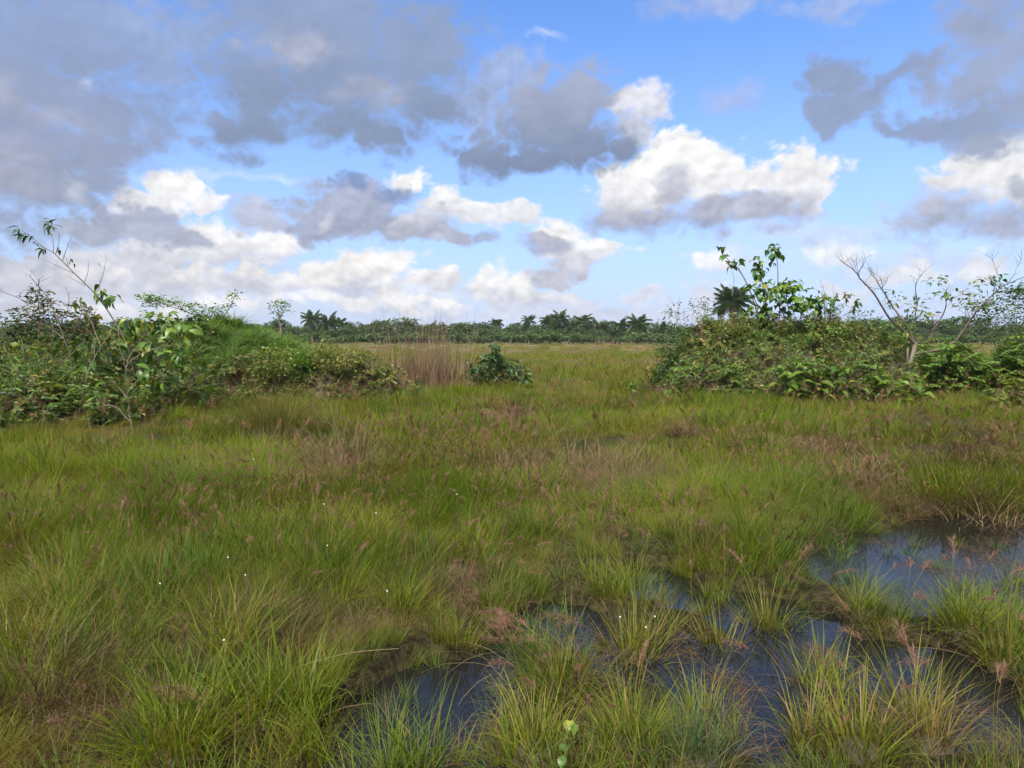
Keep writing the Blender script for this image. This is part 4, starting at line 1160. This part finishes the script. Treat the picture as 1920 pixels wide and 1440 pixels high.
# fine leaved bush behind the tree at the right edge, feathery bush below it
b0 = ground_at(1895, 19.5)
p_ = Plant('bush', b0, 'open bush of small dark leaves on the right edge behind the bare tree', 'bush')
cl = []
for (x, y, rx, ry) in ((1880, 575, 40, 22), (1910, 560, 30, 20), (1860, 600, 40, 20), (1925, 590, 40, 30), (1880, 625, 50, 22), (1930, 540, 24, 14), (1960, 570, 50, 40), (1845, 575, 20, 12), (1830, 600, 24, 12), (1905, 545, 20, 12), (1985, 610, 60, 40)):
    d_ = 19.5 + U(-.6, .6)
    p_.branch('stem', [b0, P((x + 1895) / 2, 640, d_), P(x, y, d_)], 0.018, 0.005, 'bark_twig', twigs=4, twig_len=0.3)
    cl.append((P(x, y, d_), (pr(D, rx), 0.6, pr(D, ry)), 1.0))
p_.foliage(cl, 170, 'ovate', 'leaf_dark', (0.07, 0.13))

def feather_bush(x0, x1, ytop, ybot, depth, n, label, mat='leaf_dark', length=(0.35, 0.6)):
    """bush of long feathery compound leaves: every leaf a stalk with two rows of leaflets, set in layers"""
    xc = (x0 + x1) / 2
    b_ = ground_at(xc, depth)
    pl = Plant('bush', b_, label, 'bush')
    m, st = MB(), MB()
    for i in range(n):
        x = U(x0, x1); edge = 1 - abs(x - xc) / (x1 - x0) * 1.1
        y = ybot - (ybot - ytop) * (0.1 + 0.9 * rng.random() ** 0.8) * edge
        o_ = P(x, y, depth + U(-.7, .7)); a_ = U(0, 6.28); L_ = U(*length); dr = U(0.2, 0.8)
        if i % 6 == 0: limb(st, [b_ + Vector((U(-.5, .5), U(-.3, .3), 0)), (b_ + o_) / 2 + Vector((U(-.2, .2), 0, 0.1)), o_], 0.012, 0.004, 3, 4)
        q = [o_]; th = U(-0.9, 0.5)
        for k in range(5):
            th += dr / 5
            q.append(q[-1] + Vector((math.cos(a_) * math.cos(th), math.sin(a_) * math.cos(th), -math.sin(th))) * L_ / 5)
        tube(m, q, [0.004] * 6, 3, 1)
        for k in range(9):
            t = 0.15 + 0.85 * k / 9; s_ = min(4, int(t * 5)); pos = q[s_].lerp(q[s_ + 1], t * 5 - s_)
            for sd in (-1, 1):
                mb_leaf(m, 'ovate', pos, a_ + sd * 1.1, U(-0.4, 0.1), 0.30 * L_ * (1 - 0.5 * abs(t - 0.4)), sd * U(-0.2, 0.6), simple=True)
    pl.part('foliage', m, [M[mat], M['stem_green']], 'stuff')
    pl.part('stem', st, M['bark_twig'])
    return pl
feather_bush(1735, 1850, 628, 742, 18.2, 360, 'low feathery green bush right of the bare tree trunk', 'leaf_green', (0.3, 0.5))
feather_bush(1840, 2010, 622, 745, 18.6, 420, 'wider feathery bush at the right edge, under the open bush', 'leaf_green', (0.3, 0.5))
feather_bush(1255, 1400, 655, 742, 17.7, 120, 'low leafy bush at the left foot of the right mound', 'leaf_green', (0.22, 0.4))
feather_bush(1600, 1760, 610, 700, 22.0, 220, 'green bush behind the bare tree trunk, between mound and field', 'leaf_green')
feather_bush(1880, 2050, 690, 775, 15.5, 160, 'sprawling low bush in front at the right edge', 'creeper')

# ------------------------------------------------------------------ left mound
rng.seed(9)
D = 14.2
b0 = ground_at(262, D + 0.6)
p_ = Plant('leaning_sapling', b0, 'slender sapling leaning far left with a tuft of pointed leaves at its tip', 'sapling')
q = p_.branch('stem', [b0] + pts(D, (245, 660), (213, 600), (180, 553), (140, 513), (117, 490), (100, 474), (80, 462), (55, 442), (36, 428)), 0.016, 0.005, 'bark_grey', k=5)
for a, c_ in (((140, 513), (75, 483)), ((117, 490), (136, 440)), ((157, 532), (166, 490)), ((180, 553), (200, 478)), ((104, 478), (112, 436)), ((160, 536), (120, 515)), ((190, 565), (188, 520)), ((128, 500), (118, 478)), ((100, 474), (98, 440)), ((98, 442), (92, 418))):
    p_.branch('twig', pts(D, a, ((a[0] + c_[0]) / 2 + U(-4, 4), (a[1] + c_[1]) / 2 + U(-4, 4)), c_), 0.007, 0.002, 'bark_twig', k=3, twigs=1, twig_len=0.15, twig_r=0.002)
for i in range(26):
    f = rng.random()
    pos = P(34 + 52 * f + U(-4, 4), 430 + 38 * f + U(-5, 6), D + U(-.08, .08))
    put_leaf(p_.root, 'lance', 'leaf_dark', p_.L(pos), U(2.2, 4.1) if f < .5 else U(0, 6.28), U(-0.9, 0.4), U(0.15, 0.24), U(-.5, .5))
for i in range(15):
    put_leaf(p_.root, 'lance', 'leaf_dark', p_.L(P(93 + U(-9, 6), 422 + U(-12, 10), D + U(-.08, .08))), U(0, 6.28), U(-1.0, 0.5), U(0.14, 0.22), U(-.5, .5))
for x, y in ((113, 464), (111, 468), (134, 488), (138, 494), (131, 486), (182, 493), (86, 468), (80, 472)):
    put_leaf(p_.root, 'ovate', 'leaf_dark', p_.L(P(x, y, D)), U(0, 6.28), U(-1.2, 0), U(0.08, 0.13))
for (x, y, n) in ((200, 556, 12), (146, 566, 9), (190, 545, 8), (214, 560, 6)):
    p_.leaves(P(x, y, D), (pr(D, 12), 0.12, pr(D, 14)), n, 'ovate', 'leaf_green', (0.12, 0.19), (-1.3, -0.3))

# reddish shrub with upright shoots
b0 = ground_at(70, 14.0)
p_ = Plant('shrub', b0, 'dark reddish shrub of upright leafy shoots at the left edge', 'shrub')
cl = []
for xy in (((72, 640), (74, 590), (70, 545)), ((44, 650), (40, 610), (36, 578)), ((100, 640), (92, 600), (88, 560)), ((10, 650), (14, 620), (20, 600)), ((122, 640), (118, 610), (112, 585)), ((58, 640), (60, 600), (66, 560)), ((-30, 660), (-30, 620), (-36, 590)),
           ((160, 640), (165, 610), (168, 590)), ((-70, 660), (-60, 620), (-64, 570)), ((150, 640), (148, 600), (160, 575))):
    q = p_.branch('stem', [b0] + pts(14.0, *xy, dj=0.3), 0.012, 0.003, 'bark_twig', twigs=4, twig_len=0.2)
    for j in range(len(q) // 3, len(q)): cl.append((q[j], (0.16, 0.16, 0.10), 0.5))
p_.foliage(cl[::2], 38, 'ovate', 'leaf_red', (0.07, 0.13), (-0.5, 0.7))
p_.foliage(cl[1::3], 30, 'ovate', 'leaf_dark', (0.07, 0.13), (-0.5, 0.7))

def dry_sapling(label, depth, branches, mat='bark_dry', cat='dead sapling', name='dead_sapling', r=0.011, twigs=2):
    f0 = branches[0][0]
    b_ = P(f0[0], f0[1], depth); g_ = Vector((b_.x, b_.y, max(mound_h(b_.x, b_.y), 0) - 0.03))
    pl = Plant(name, g_, label, cat)
    for i, xy in enumerate(branches):
        w = pts(depth, *xy, dj=0.12)
        if i == 0: w[0] = g_
        pl.branch('stem' if i == 0 else 'branch', w, r if i == 0 else r * 0.7, r * 0.28, mat, k=4, twigs=twigs, twig_len=0.22, twig_r=0.004, jit=0.01)
    return pl
dry_sapling('thin pale dead sapling forking in a Y in front of the left bush', 12.6, [[(250, 838), (241, 765), (236, 690)], [(236, 690), (252, 672), (280, 658), (310, 648), (338, 652)], [(236, 690), (226, 655), (222, 615)],
            [(237, 680), (262, 640), (286, 605)], [(238, 745), (212, 715)], [(240, 735), (258, 712)], [(236, 715), (250, 706)], [(244, 790), (212, 760), (180, 765)]])
dry_sapling('long pale stick slanting up to the right behind the forked dead sapling', 13.0, [[(147, 764), (165, 700), (190, 650), (215, 610), (222, 595)], [(190, 650), (168, 600), (150, 570)], [(178, 672), (176, 630)]])
dry_sapling('bare dead stems crossing over the reddish shrub at far left', 13.4, [[(142, 722), (132, 670), (112, 612), (90, 560), (62, 524), (47, 512)], [(112, 612), (128, 575), (127, 548)], [(128, 640), (150, 606), (160, 590)], [(100, 585), (60, 570), (20, 552), (0, 545)], [(120, 635), (85, 610), (50, 600)], [(72, 535), (74, 522)]], 'bark_grey', r=0.013, twigs=3)
dry_sapling('grey dead stick leaning at the left edge below the reddish shrub', 12.8, [[(60, 735), (32, 702), (8, 650)], [(34, 704), (55, 712), (66, 718)]])
dry_sapling('short pale broken stick lying against the grass below the left bush', 12.2, [[(156, 836), (140, 812), (124, 790)]], twigs=0)

# broad leaved bush
D = 14.4
b0 = ground_at(270, D + 0.5)
p_ = Plant('bush', b0, 'bushy yellow green bush with large drooping leaves behind the forked dead sapling', 'bush')
for (x, y, rx, ry, n, mat) in ((215, 615, 36, 16, 26, 'leaf_green'), (265, 605, 36, 18, 28, 'leaf_lime'), (310, 600, 36, 20, 30, 'leaf_lime'), (340, 615, 30, 16, 20, 'leaf_lime'), (190, 650, 46, 24, 30, 'leaf_green'), (280, 650, 44, 26, 38, 'leaf_green'),
                               (340, 660, 36, 28, 28, 'leaf_green'), (300, 700, 40, 22, 26, 'leaf_green'), (250, 690, 40, 24, 22, 'leaf_green'), (380, 690, 26, 20, 12, 'leaf_lime'), (410, 700, 16, 14, 7, 'leaf_lime'), (365, 735, 22, 14, 12, 'leaf_lime'), (280, 712, 22, 14, 10, 'leaf_lime'),
                               (160, 690, 40, 24, 18, 'leaf_green'), (130, 640, 34, 18, 16, 'leaf_green'), (230, 740, 16, 12, 3, 'leaf_lime')):
    d_ = D + U(-.5, .4)
    p_.branch('stem', [b0 + Vector((U(-.3, .3), U(-.3, .2), 0)), P((x + 270) / 2, y + 40, d_), P(x, y, d_)], 0.014, 0.005, 'bark_twig', twigs=1, twig_len=0.25)
    p_.leaves(P(x, y, d_), (pr(D, rx), 0.45, pr(D, ry)), n, 'ovate', mat, (0.17, 0.30), (-1.0, 0.25))
# undergrowth shrubs to the left of it
feather_bush(-60, 110, 650, 770, 14.0, 70, 'low feathery undergrowth at the left edge below the reddish shrub', 'leaf_green', (0.25, 0.5))
feather_bush(90, 240, 690, 800, 13.4, 60, 'low feathery undergrowth around the pale sticks', 'leaf_green', (0.22, 0.42))
for (x, y, lab) in ((28, 640, 'yellowing leaf cluster at the left edge'), ):
    pl = broad_plant(10, 80, 630, 700, 13.3, 16, 'yellowing young plant with orange tinged leaves at the left edge', 'ovate', 'leaf_mixed', (0.14, 0.22), 3)
broad_plant(160, 180, 735, 800, 12.4, 10, 'small lime green plant at the foot of the left bushes', 'ovate', 'leaf_lime', (0.12, 0.18), 2)

upright_shrub(470, 545, 650, 712, 16.8, 4, 'olive weedy shrub on the front slope of the left mound', 'creeper', (0.06, 0.11), 46)
upright_shrub(590, 660, 640, 700, 17.2, 4, 'low brownish shrub on the right slope of the left mound', 'creeper', (0.05, 0.09), 46)

def layered_shrub(label, depth, stems, clumps, mat='leaf_fresh', size=(0.06, 0.11), per=90):
    x0 = stems[0][0][0]
    b_ = ground_at(x0, depth)
    pl = Plant('shrub', b_, label, 'shrub')
    for i, xy in enumerate(stems):
        w = pts(depth, *xy, dj=0.15)
        pl.branch('branch', ([b_] + w) if i == 0 else w, 0.024 if i == 0 else 0.014, 0.005, 'bark_twig', twigs=3, twig_len=0.2)
    pl.foliage([(P(x, y, depth + U(-.1, .1)), (pr(depth, rx), pr(depth, rx) * 0.8, pr(depth, ry)), w) for x, y, rx, ry, w in clumps], per, 'ovate', mat, size, (-0.4, 0.4))
    return pl
layered_shrub('flat topped shrub with layered bright leaves spreading left over the left mound', 18.6,
              [[(420, 620), (395, 598), (360, 588), (325, 576), (282, 564)], [(340, 580), (335, 570), (320, 566)], [(395, 598), (400, 585), (415, 578)], [(410, 605), (425, 585), (436, 566), (440, 552)]],
              [(272, 556, 16, 6, 1.0), (292, 560, 18, 8, 1.2), (282, 568, 20, 8, 1.1), (322, 567, 14, 7, .8), (350, 573, 18, 8, 1.1), (362, 582, 12, 7, .6), (386, 580, 10, 10, .5), (408, 580, 16, 12, .9), (420, 596, 14, 12, .7), (437, 553, 9, 8, .6), (430, 570, 8, 8, .3), (395, 605, 22, 10, .8)])
layered_shrub('small round topped shrub standing alone on the crest right of the rank grass', 18.8,
              [[(526, 625), (524, 600), (520, 575)], [(524, 600), (532, 582), (540, 572)], [(524, 595), (514, 580)]],
              [(514, 572, 8, 8, .5), (524, 566, 9, 5, .5), (538, 572, 9, 8, .5), (528, 582, 12, 8, .5), (518, 590, 10, 8, .4)], 'leaf_green', (0.06, 0.10), 80)
layered_shrub('low dark leafy shrub in the gap left of the rank grass', 17.6,
              [[(372, 640), (368, 605), (364, 590)], [(370, 610), (380, 596)]], [(364, 598, 9, 9, .8), (380, 600, 10, 9, .6), (350, 608, 12, 9, .6)], 'leaf_dark', (0.08, 0.14), 70)

# ------------------------------------------------------------------ reddish reed clump, dark bush beside it, loose stalks
rng.seed(13)
D = 21.5
b0 = P(800, 712, D); b0.z = ground_h(b0.x, b0.y)
p_ = Plant('reed_clump', b0, 'tall clump of dry reddish reeds standing in the middle of the meadow', 'reeds')
def reed_part(name, n, x0, x1, hmin, hmax, mats, spread, wd):
    m = MB()
    for _ in range(n):
        x = min(x1 + 12, max(x0 - 12, rng.gauss((x0 + x1) / 2, (x1 - x0) * 0.32))); w = P(x, 700, D + U(-.6, .6)); w.z = ground_h(w.x, w.y)
        blade(m, tuple(w), U(0, 6.28), abs(rng.gauss(0, spread * 0.6)), U(0.05, 0.7), U(hmin, hmax), U(*wd), 5, twist=U(-1, 1))
    p_.part(name, m, mats, 'stuff')
M['reed'] = leafy('dry_reed', [(0.0, (0.120, 0.066, 0.048)), (0.5, (0.180, 0.112, 0.078)), (1.0, (0.26, 0.185, 0.13))], None, vary=0.4, trans=0.2, rough=0.7, spec=0.15, tr_col=(1.1, 1, .85))
reed_part('stems', 190, 725, 868, 1.6, 2.75, M['reed'], 0.22, (0.011, 0.016))
reed_part('stems', 220, 700, 868, 0.9, 1.6, M['reed'], 0.34, (0.008, 0.016))
reed_part('blades', 620, 690, 890, 0.5, 1.3, M['reed'], 0.50, (0.009, 0.018))
reed_part('blades', 260, 690, 885, 0.4, 0.9, M['olive'], 0.6, (0.009, 0.018))

b0 = P(932, 716, 21.0); b0.z = ground_h(b0.x, b0.y)
p_ = Plant('bush', b0, 'small dark green bush with one leafy shoot sticking up, right of the reeds', 'bush')
cl = []
for (x, y, rx, ry, w) in ((905, 690, 24, 14, 1.0), (935, 680, 26, 16, 1.2), (960, 692, 22, 14, 1.0), (980, 706, 16, 10, .6), (930, 704, 40, 12, 1.2), (893, 700, 16, 12, .6), (929, 652, 5, 10, .5), (928, 668, 6, 9, .4), (915, 672, 14, 8, .5)):
    d_ = 21 + U(-.3, .3)
    cl.append((P(x, y, d_), (pr(21, rx), 0.4, pr(21, ry)), w))
    p_.branch('stem', [b0, P((x + 932) / 2, (y + 716) / 2, d_), P(x, y, d_)], 0.012, 0.004, 'bark_twig')
p_.foliage(cl, 150, 'ovate', 'leaf_dark', (0.10, 0.18), (-1.1, 0.2))

def heap(x, y, n, w_, h_, label, mat='brown', name='dead_grass_heap', cat='dead grass'):
    b_ = G(x, y, 0.1)
    b_.z = mound_h(b_.x, b_.y)
    pl = Plant(name, b_, label, cat)
    m, m2 = MB(), MB()
    for i in range(n):
        a = U(0, 6.28); r_ = w_ * math.sqrt(rng.random())
        z = b_.z + h_ * (1 - r_ / w_) * rng.random()
        blade(m if i % 4 else m2, (b_.x + r_ * math.cos(a), b_.y + r_ * math.sin(a) * 0.7, z), U(0, 6.28), U(0.3, 1.4), U(0.4, 1.6), U(0.3, 0.65), U(0.004, 0.009), 4)
    pl.part('dead_blades', m, M[mat], 'stuff'); pl.part('straw_blades', m2, M['straw'], 'stuff')
    return pl
heap(742, 712, 420, 0.55, 0.7, 'brown tangled heap of dead grass left of the reeds')
heap(1050, 730, 200, 0.7, 0.35, 'flattened heap of cut dry stalks in the grass right of the dark bush', 'straw')
heap(1010, 880, 420, 0.75, 0.30, 'long dark brown mat of dead grass in the middle of the meadow')
heap(1140, 892, 300, 0.55, 0.25, 'smaller brown mat of dead grass right of the long one')
heap(965, 790, 200, 0.4, 0.35, 'dark brown tuft of dead grass in the grass below the dark bush')
heap(1290, 818, 160, 0.35, 0.25, 'small brown dead tuft in the bright grass before the right mound')
heap(1880, 965, 520, 0.50, 0.30, 'matted dry brown clump on the far bank of the pool at right')
heap(1640, 915, 300, 0.42, 0.3, 'brown dead clump left of the pool, in the seed heads')
heap(1560, 848, 240, 0.45, 0.25, 'brown dead grass patch between the right mound and the pool')

# ------------------------------------------------------------------ tussocks one can tell apart
rng.seed(31)
M['blue'] = leafy('bluish_grass', [(0.0, (0.060, 0.110, 0.050)), (0.5, (0.090, 0.145, 0.070)), (1.0, (0.135, 0.175, 0.085))], ALONG, rough=0.5)
M['hair'] = leafy('hair_grass', [(0.0, (0.075, 0.080, 0.022)), (0.6, (0.115, 0.110, 0.032)), (1.0, (0.18, 0.15, 0.06))], ALONG)
M['tus'] = leafy('tussock_blade', [(0.0, (0.100, 0.135, 0.014)), (0.5, (0.145, 0.170, 0.016)), (0.85, (0.205, 0.200, 0.024)), (1.0, (0.24, 0.175, 0.04))], ALONG, dry=(0.22, 0.14, 0.06), dry_amt=0.06, rough=0.5, spec=0.25)
def tussock(x, y, h_, w_, n, label, mat='tus', width=(0.004, 0.007), lean=(0.05, 0.75), curve=(0.15, 0.9), dead=40, seeds=0, z=None, mound=0.06):
    b_ = G(x, y, 0.02)
    b_.z = max(ground_h(b_.x, b_.y), -0.06) if z is None else z
    pl = Plant('grass_tussock', b_, label, 'tussock')
    m, d_, s_, r_ = MB(), MB(), MB(), MB()
    r0 = w_ * 0.22
    wind = U(0, 6.283)                                     # each tussock leans its own way
    for i in range(n):
        a = U(0, 6.283); f = math.sqrt(rng.random()); rr = r0 * f
        blade(m, (b_.x + rr * math.cos(a), b_.y + rr * math.sin(a), b_.z + mound * (1 - f * f) * U(0.3, 1)), (wind if rng.random() < 0.22 else a) + rng.gauss(0, 0.6), lean[0] + (lean[1] - lean[0]) * f * U(0.5, 1.25), U(*curve) if rng.random() > 0.16 else U(1.3, 2.6), h_ * U(0.45, 1.12), U(*width) * U(0.7, 1.1), 5, twist=U(-.8, .8))
    for i in range(dead):
        a = U(0, 6.283); rr = r0 * U(0.6, 1.3)
        blade(d_, (b_.x + rr * math.cos(a), b_.y + rr * math.sin(a), b_.z + U(0, mound)), a + rng.gauss(0, 0.6), U(0.5, 1.3), U(0.3, 1.2), h_ * U(0.3, 0.75), U(0.0025, 0.005), 4)
    # the raised root stool the blades grow from
    ns_ = 10
    ring = [(b_.x + r0 * 1.05 * math.cos(k * 6.283 / ns_) * U(.85, 1.1), b_.y + r0 * 1.05 * math.sin(k * 6.283 / ns_) * U(.85, 1.1), b_.z - 0.08) for k in range(ns_)]
    mid = [(b_.x + r0 * 0.75 * math.cos(k * 6.283 / ns_), b_.y + r0 * 0.75 * math.sin(k * 6.283 / ns_), b_.z + mound * U(.4, .7)) for k in range(ns_)]
    r_.add(ring + mid + [(b_.x, b_.y, b_.z + mound)], [(k, (k + 1) % ns_, ns_ + (k + 1) % ns_, ns_ + k) for k in range(ns_)] + [(ns_ + k, ns_ + (k + 1) % ns_, 2 * ns_) for k in range(ns_)], [(0, 0)] * (2 * ns_ + 1))
    pl.part('blades', m, M[mat], 'stuff')
    if dead: pl.part('dead_blades', d_, M['brown'], 'stuff')
    pl.part('root_stool', r_, em)
    for _ in range(seeds):
        s_ = MB()
        panicle(s_, (b_.x + U(-r0, r0), b_.y + U(-r0, r0), b_.z), U(0, 6.28), U(0.1, 0.7), h_ * U(0.9, 1.3), U(0.12, 0.2))
        pl.part('seed_head', s_, [M['olive'], M['seed']])
    return pl
tussock(1190, 1225, 0.40, 0.50, 190, 'fan shaped yellow green tussock rising from the water, with white buttons beside it', lean=(0.03, 0.85), curve=(0.0, 0.45), dead=110, mound=0.10)
tussock(1345, 1205, 0.30, 0.42, 90, 'smaller spiky tussock right of the fan shaped one, in the water', lean=(0.05, 0.95), curve=(0.0, 0.35), dead=60)
tussock(515, 838, 0.95, 3.0, 1500, 'soft olive hair grass tussock in front of the left mound', 'hair', (0.004, 0.008), (0.03, 0.75), (0.4, 1.4), 200, mound=0.25)
tussock(640, 880, 0.75, 2.0, 300, 'loose straw coloured tussock right of the soft olive one', 'straw', (0.004, 0.007), (0.03, 0.8), (0.1, 0.9), 150, mound=0.1)
tussock(1300, 1475, 0.34, 0.5, 260, 'bluish green fine bladed tussock at the bottom edge', 'blue', (0.002, 0.0038), (0.05, 0.8), (0.2, 1.0), 20)
tussock(430, 1265, 0.46, 0.6, 230, 'big bright green tussock arching both ways in the left foreground', lean=(0.05, 0.7), curve=(0.3, 1.2))
tussock(690, 1050, 0.42, 0.6, 220, 'bright green tussock fanning out in the grass left of centre')
tussock(330, 1470, 0.36, 0.55, 260, 'low bright green tussock at the bottom left', width=(0.003, 0.005), lean=(0.1, 0.9), curve=(0.3, 1.2))
tussock(1000, 1462, 0.30, 0.55, 220, 'full green tussock at the bottom edge left of the heart leaved weed', lean=(0.1, 0.85))
tussock(1185, 1440, 0.30, 0.42, 130, 'upright sedge tussock between the two lower pools', width=(0.005, 0.008))
tussock(1540, 1280, 0.36, 0.5, 110, 'tall broad bladed sedge clump in the wet ground right of the two water tussocks', width=(0.006, 0.010), lean=(0.03, 0.5), curve=(0.1, 0.7), seeds=2)
tussock(1520, 1395, 0.34, 0.42, 110, 'dense sedge clump at the right bank of the lowest pool', width=(0.005, 0.009), lean=(0.03, 0.55))
tussock(1700, 1340, 0.46, 0.5, 140, 'sedge clump with reddish seed heads in the lower right', width=(0.005, 0.009), seeds=3)
tussock(1800, 1200, 0.36, 0.5, 130, 'sedge tussock on the near bank of the large pool', width=(0.005, 0.008), seeds=1)
tussock(1610, 1450, 0.34, 0.5, 110, 'sedge clump at the bottom edge in the lower right', width=(0.005, 0.008))
tussock(1745, 1425, 0.36, 0.45, 150, 'fine brownish tussock left of the small pool in the bottom right corner', 'olive', (0.003, 0.005), seeds=3)
tussock(1440, 1170, 0.40, 0.45, 130, 'leaning tussock with brown seed heads above the spiky water tussock', seeds=5)
tussock(1050, 1330, 0.34, 0.42, 110, 'green tussock with two drooping pink plumes on its left side', seeds=2)
tussock(850, 1440, 0.24, 0.36, 80, 'thin green tussock standing in the pool at the bottom middle', lean=(0.05, 0.7))
tussock(1320, 1330, 0.34, 0.40, 100, 'green clump standing in the water below the spiky tussock', width=(0.004, 0.007))
tussock(40, 1250, 0.46, 0.6, 160, 'broad bladed tussock spreading at the left edge', width=(0.005, 0.009), lean=(0.1, 0.8))
tussock(1890, 1255, 0.34, 0.45, 120, 'dense tussock at the right edge below the large pool', width=(0.004, 0.008))
tussock(1620, 1170, 0.34, 0.4, 100, 'yellow green tussock at the left end of the large pool', seeds=2)

# plumes lying over the grass at the bottom
for (x, y, az_, lab) in ((480, 1420, 3.0, 'large pinkish plume lying over the grass at the bottom edge'), (1045, 1240, 3.3, 'upper pink plume drooping left over the dark water'), (1075, 1272, 3.2, 'lower pink plume drooping left over the dark water'),
                         (1150, 1195, 3.5, 'reddish brown plume hanging at the left foot of the fan shaped tussock')):
    b_ = G(x, y, 0.05); b_.z = max(0.0, ground_h(b_.x, b_.y))
    pl = Plant('seed_plume', b_, lab, 'seed plume')
    m = MB()
    for k in range(3): panicle(m, tuple(b_ + Vector((U(-.03, .03), U(-.03, .03), 0.02))), az_ + U(-.25, .25), 0.75, U(0.26, 0.36), 0.20, nb_=26)
    pl.part('plume', m, [M['olive'], M['seed']])

# weed with heart shaped leaves
b_ = G(1075, 1425, 0.05); b_.z = max(0, ground_h(b_.x, b_.y))
p_ = Plant('heart_leaved_weed', b_, 'little weed with bright heart shaped leaves at the bottom edge', 'weed')
for (x, y) in ((1068, 1352), (1082, 1360), (1056, 1420), (1050, 1398)):
    e_ = G(x, y, 0.22)
    p_.branch('stem', [b_, (b_ + e_) / 2 + Vector((0.01, 0, 0.03)), e_], 0.003, 0.002, 'stem_green', k=4, sides=5)
    put_leaf(p_.root, 'heart', 'leaf_green', p_.L(e_), U(3.6, 5.6), U(-0.7, -0.2), U(0.036, 0.048))

# long dry straws
def straw(x0, y0, x1, y1, h0, h1, label):
    a, c_ = G(x0, y0, h0), G(x1, y1, h1)
    pl = Plant('dry_straw', a, label, 'straw')
    m = MB(); limb(m, [a, (a + c_) / 2 + Vector((0, 0, 0.02)), c_], 0.0022, 0.0012, 4, 4)
    pl.part('stalk', m, M['straw'])
straw(560, 1250, 748, 1216, 0.20, 0.34, 'long pale straw slanting right over the left foreground grass')
straw(860, 1130, 884, 1020, 0.05, 0.45, 'thin upright pale straw in the centre of the foreground')
straw(790, 850, 768, 780, 0.2, 0.9, 'broad pale grass stalk standing above the meadow right of the olive tussock')

# white button flowers
M['white'] = leafy('white_petal', [(0.0, (0.70, 0.70, 0.64)), (1.0, (0.78, 0.78, 0.72))], None, vary=0.1, trans=0.15, tr_col=(1, 1, 1))
fm = MB()
for i in range(3):
    pass
fv, ff = [], []
for i in range(5):
    th = math.pi * i / 4
    for k in range(8): fv.append((0.0042 * math.sin(th) * math.cos(k * math.pi / 4), 0.0042 * math.sin(th) * math.sin(k * math.pi / 4), 0.0045 * math.cos(th)))
for i in range(4):
    for k in range(8): ff.append((i * 8 + k, i * 8 + (k + 1) % 8, (i + 1) * 8 + (k + 1) % 8, (i + 1) * 8 + k))
fm.add(fv, ff, [(0.5, 0.5)] * len(fv))
FLOWER = fm.mesh('flower_head', M['white'])
def button(x, y, h, label, group=None, s=1.0):
    e_ = G(x, y, h); g0 = max(0.0, ground_h(e_.x, e_.y))
    t = thing('button_flower', (e_.x, e_.y, g0), label, 'flower', group)
    o = link('flower_head', FLOWER, t); o.location = (0, 0, h - g0); o.scale = (s, s, s)
    m = MB(); tube(m, [(0, 0, 0), (0.004, 0, (h - g0) * 0.5), (0, 0, h - g0 - 0.003)], [0.001] * 3, 4)
    link('stalk', m.mesh('stalk', M['stem_green']), t)
button(1163, 1157, 0.24, 'white button flower on the left of the fan shaped tussock')
button(1228, 1156, 0.24, 'white button flower on the right of the fan shaped tussock')
button(1211, 1176, 0.24, 'white button flower lowest and middle at the fan shaped tussock')
for x, y in ((428, 1045), (460, 1078), (300, 1094), (614, 1023), (726, 1108), (857, 927), (705, 962), (608, 945), (476, 861), (420, 1200)):
    button(x, y, 0.42 if y < 1000 else 0.36, 'tiny white button flower on a thin stalk above the grass', 'white button flowers dotted over the meadow', 1.0 + max(0, (1000 - y) / 400))

# ------------------------------------------------------------------ the air: thin haze over the far field
hv = [(x, y, z) for z in (-1.5, 12.0) for x, y in ((-1500, -20), (1500, -20), (1500, 1510), (-1500, 1510))]
hm = bpy.data.meshes.new('haze')
hm.from_pydata(hv, [], [(3, 2, 1, 0), (4, 5, 6, 7), (0, 1, 5, 4), (1, 2, 6, 5), (2, 3, 7, 6), (3, 0, 4, 7)])
hmat, nb = newmat('haze')
pv = nb.n('ShaderNodeVolumePrincipled')
pv.inputs['Color'].default_value = (0.86, 0.92, 1.0, 1)
pv.inputs['Density'].default_value = 0.00015
out = nb.n('ShaderNodeOutputMaterial'); nb.nt.links.new(pv.outputs[0], out.inputs['Volume'])
hm.materials.append(hmat)
tag(link('haze', hm), 'thin pale air over the far field and trees', 'haze', kind='stuff')
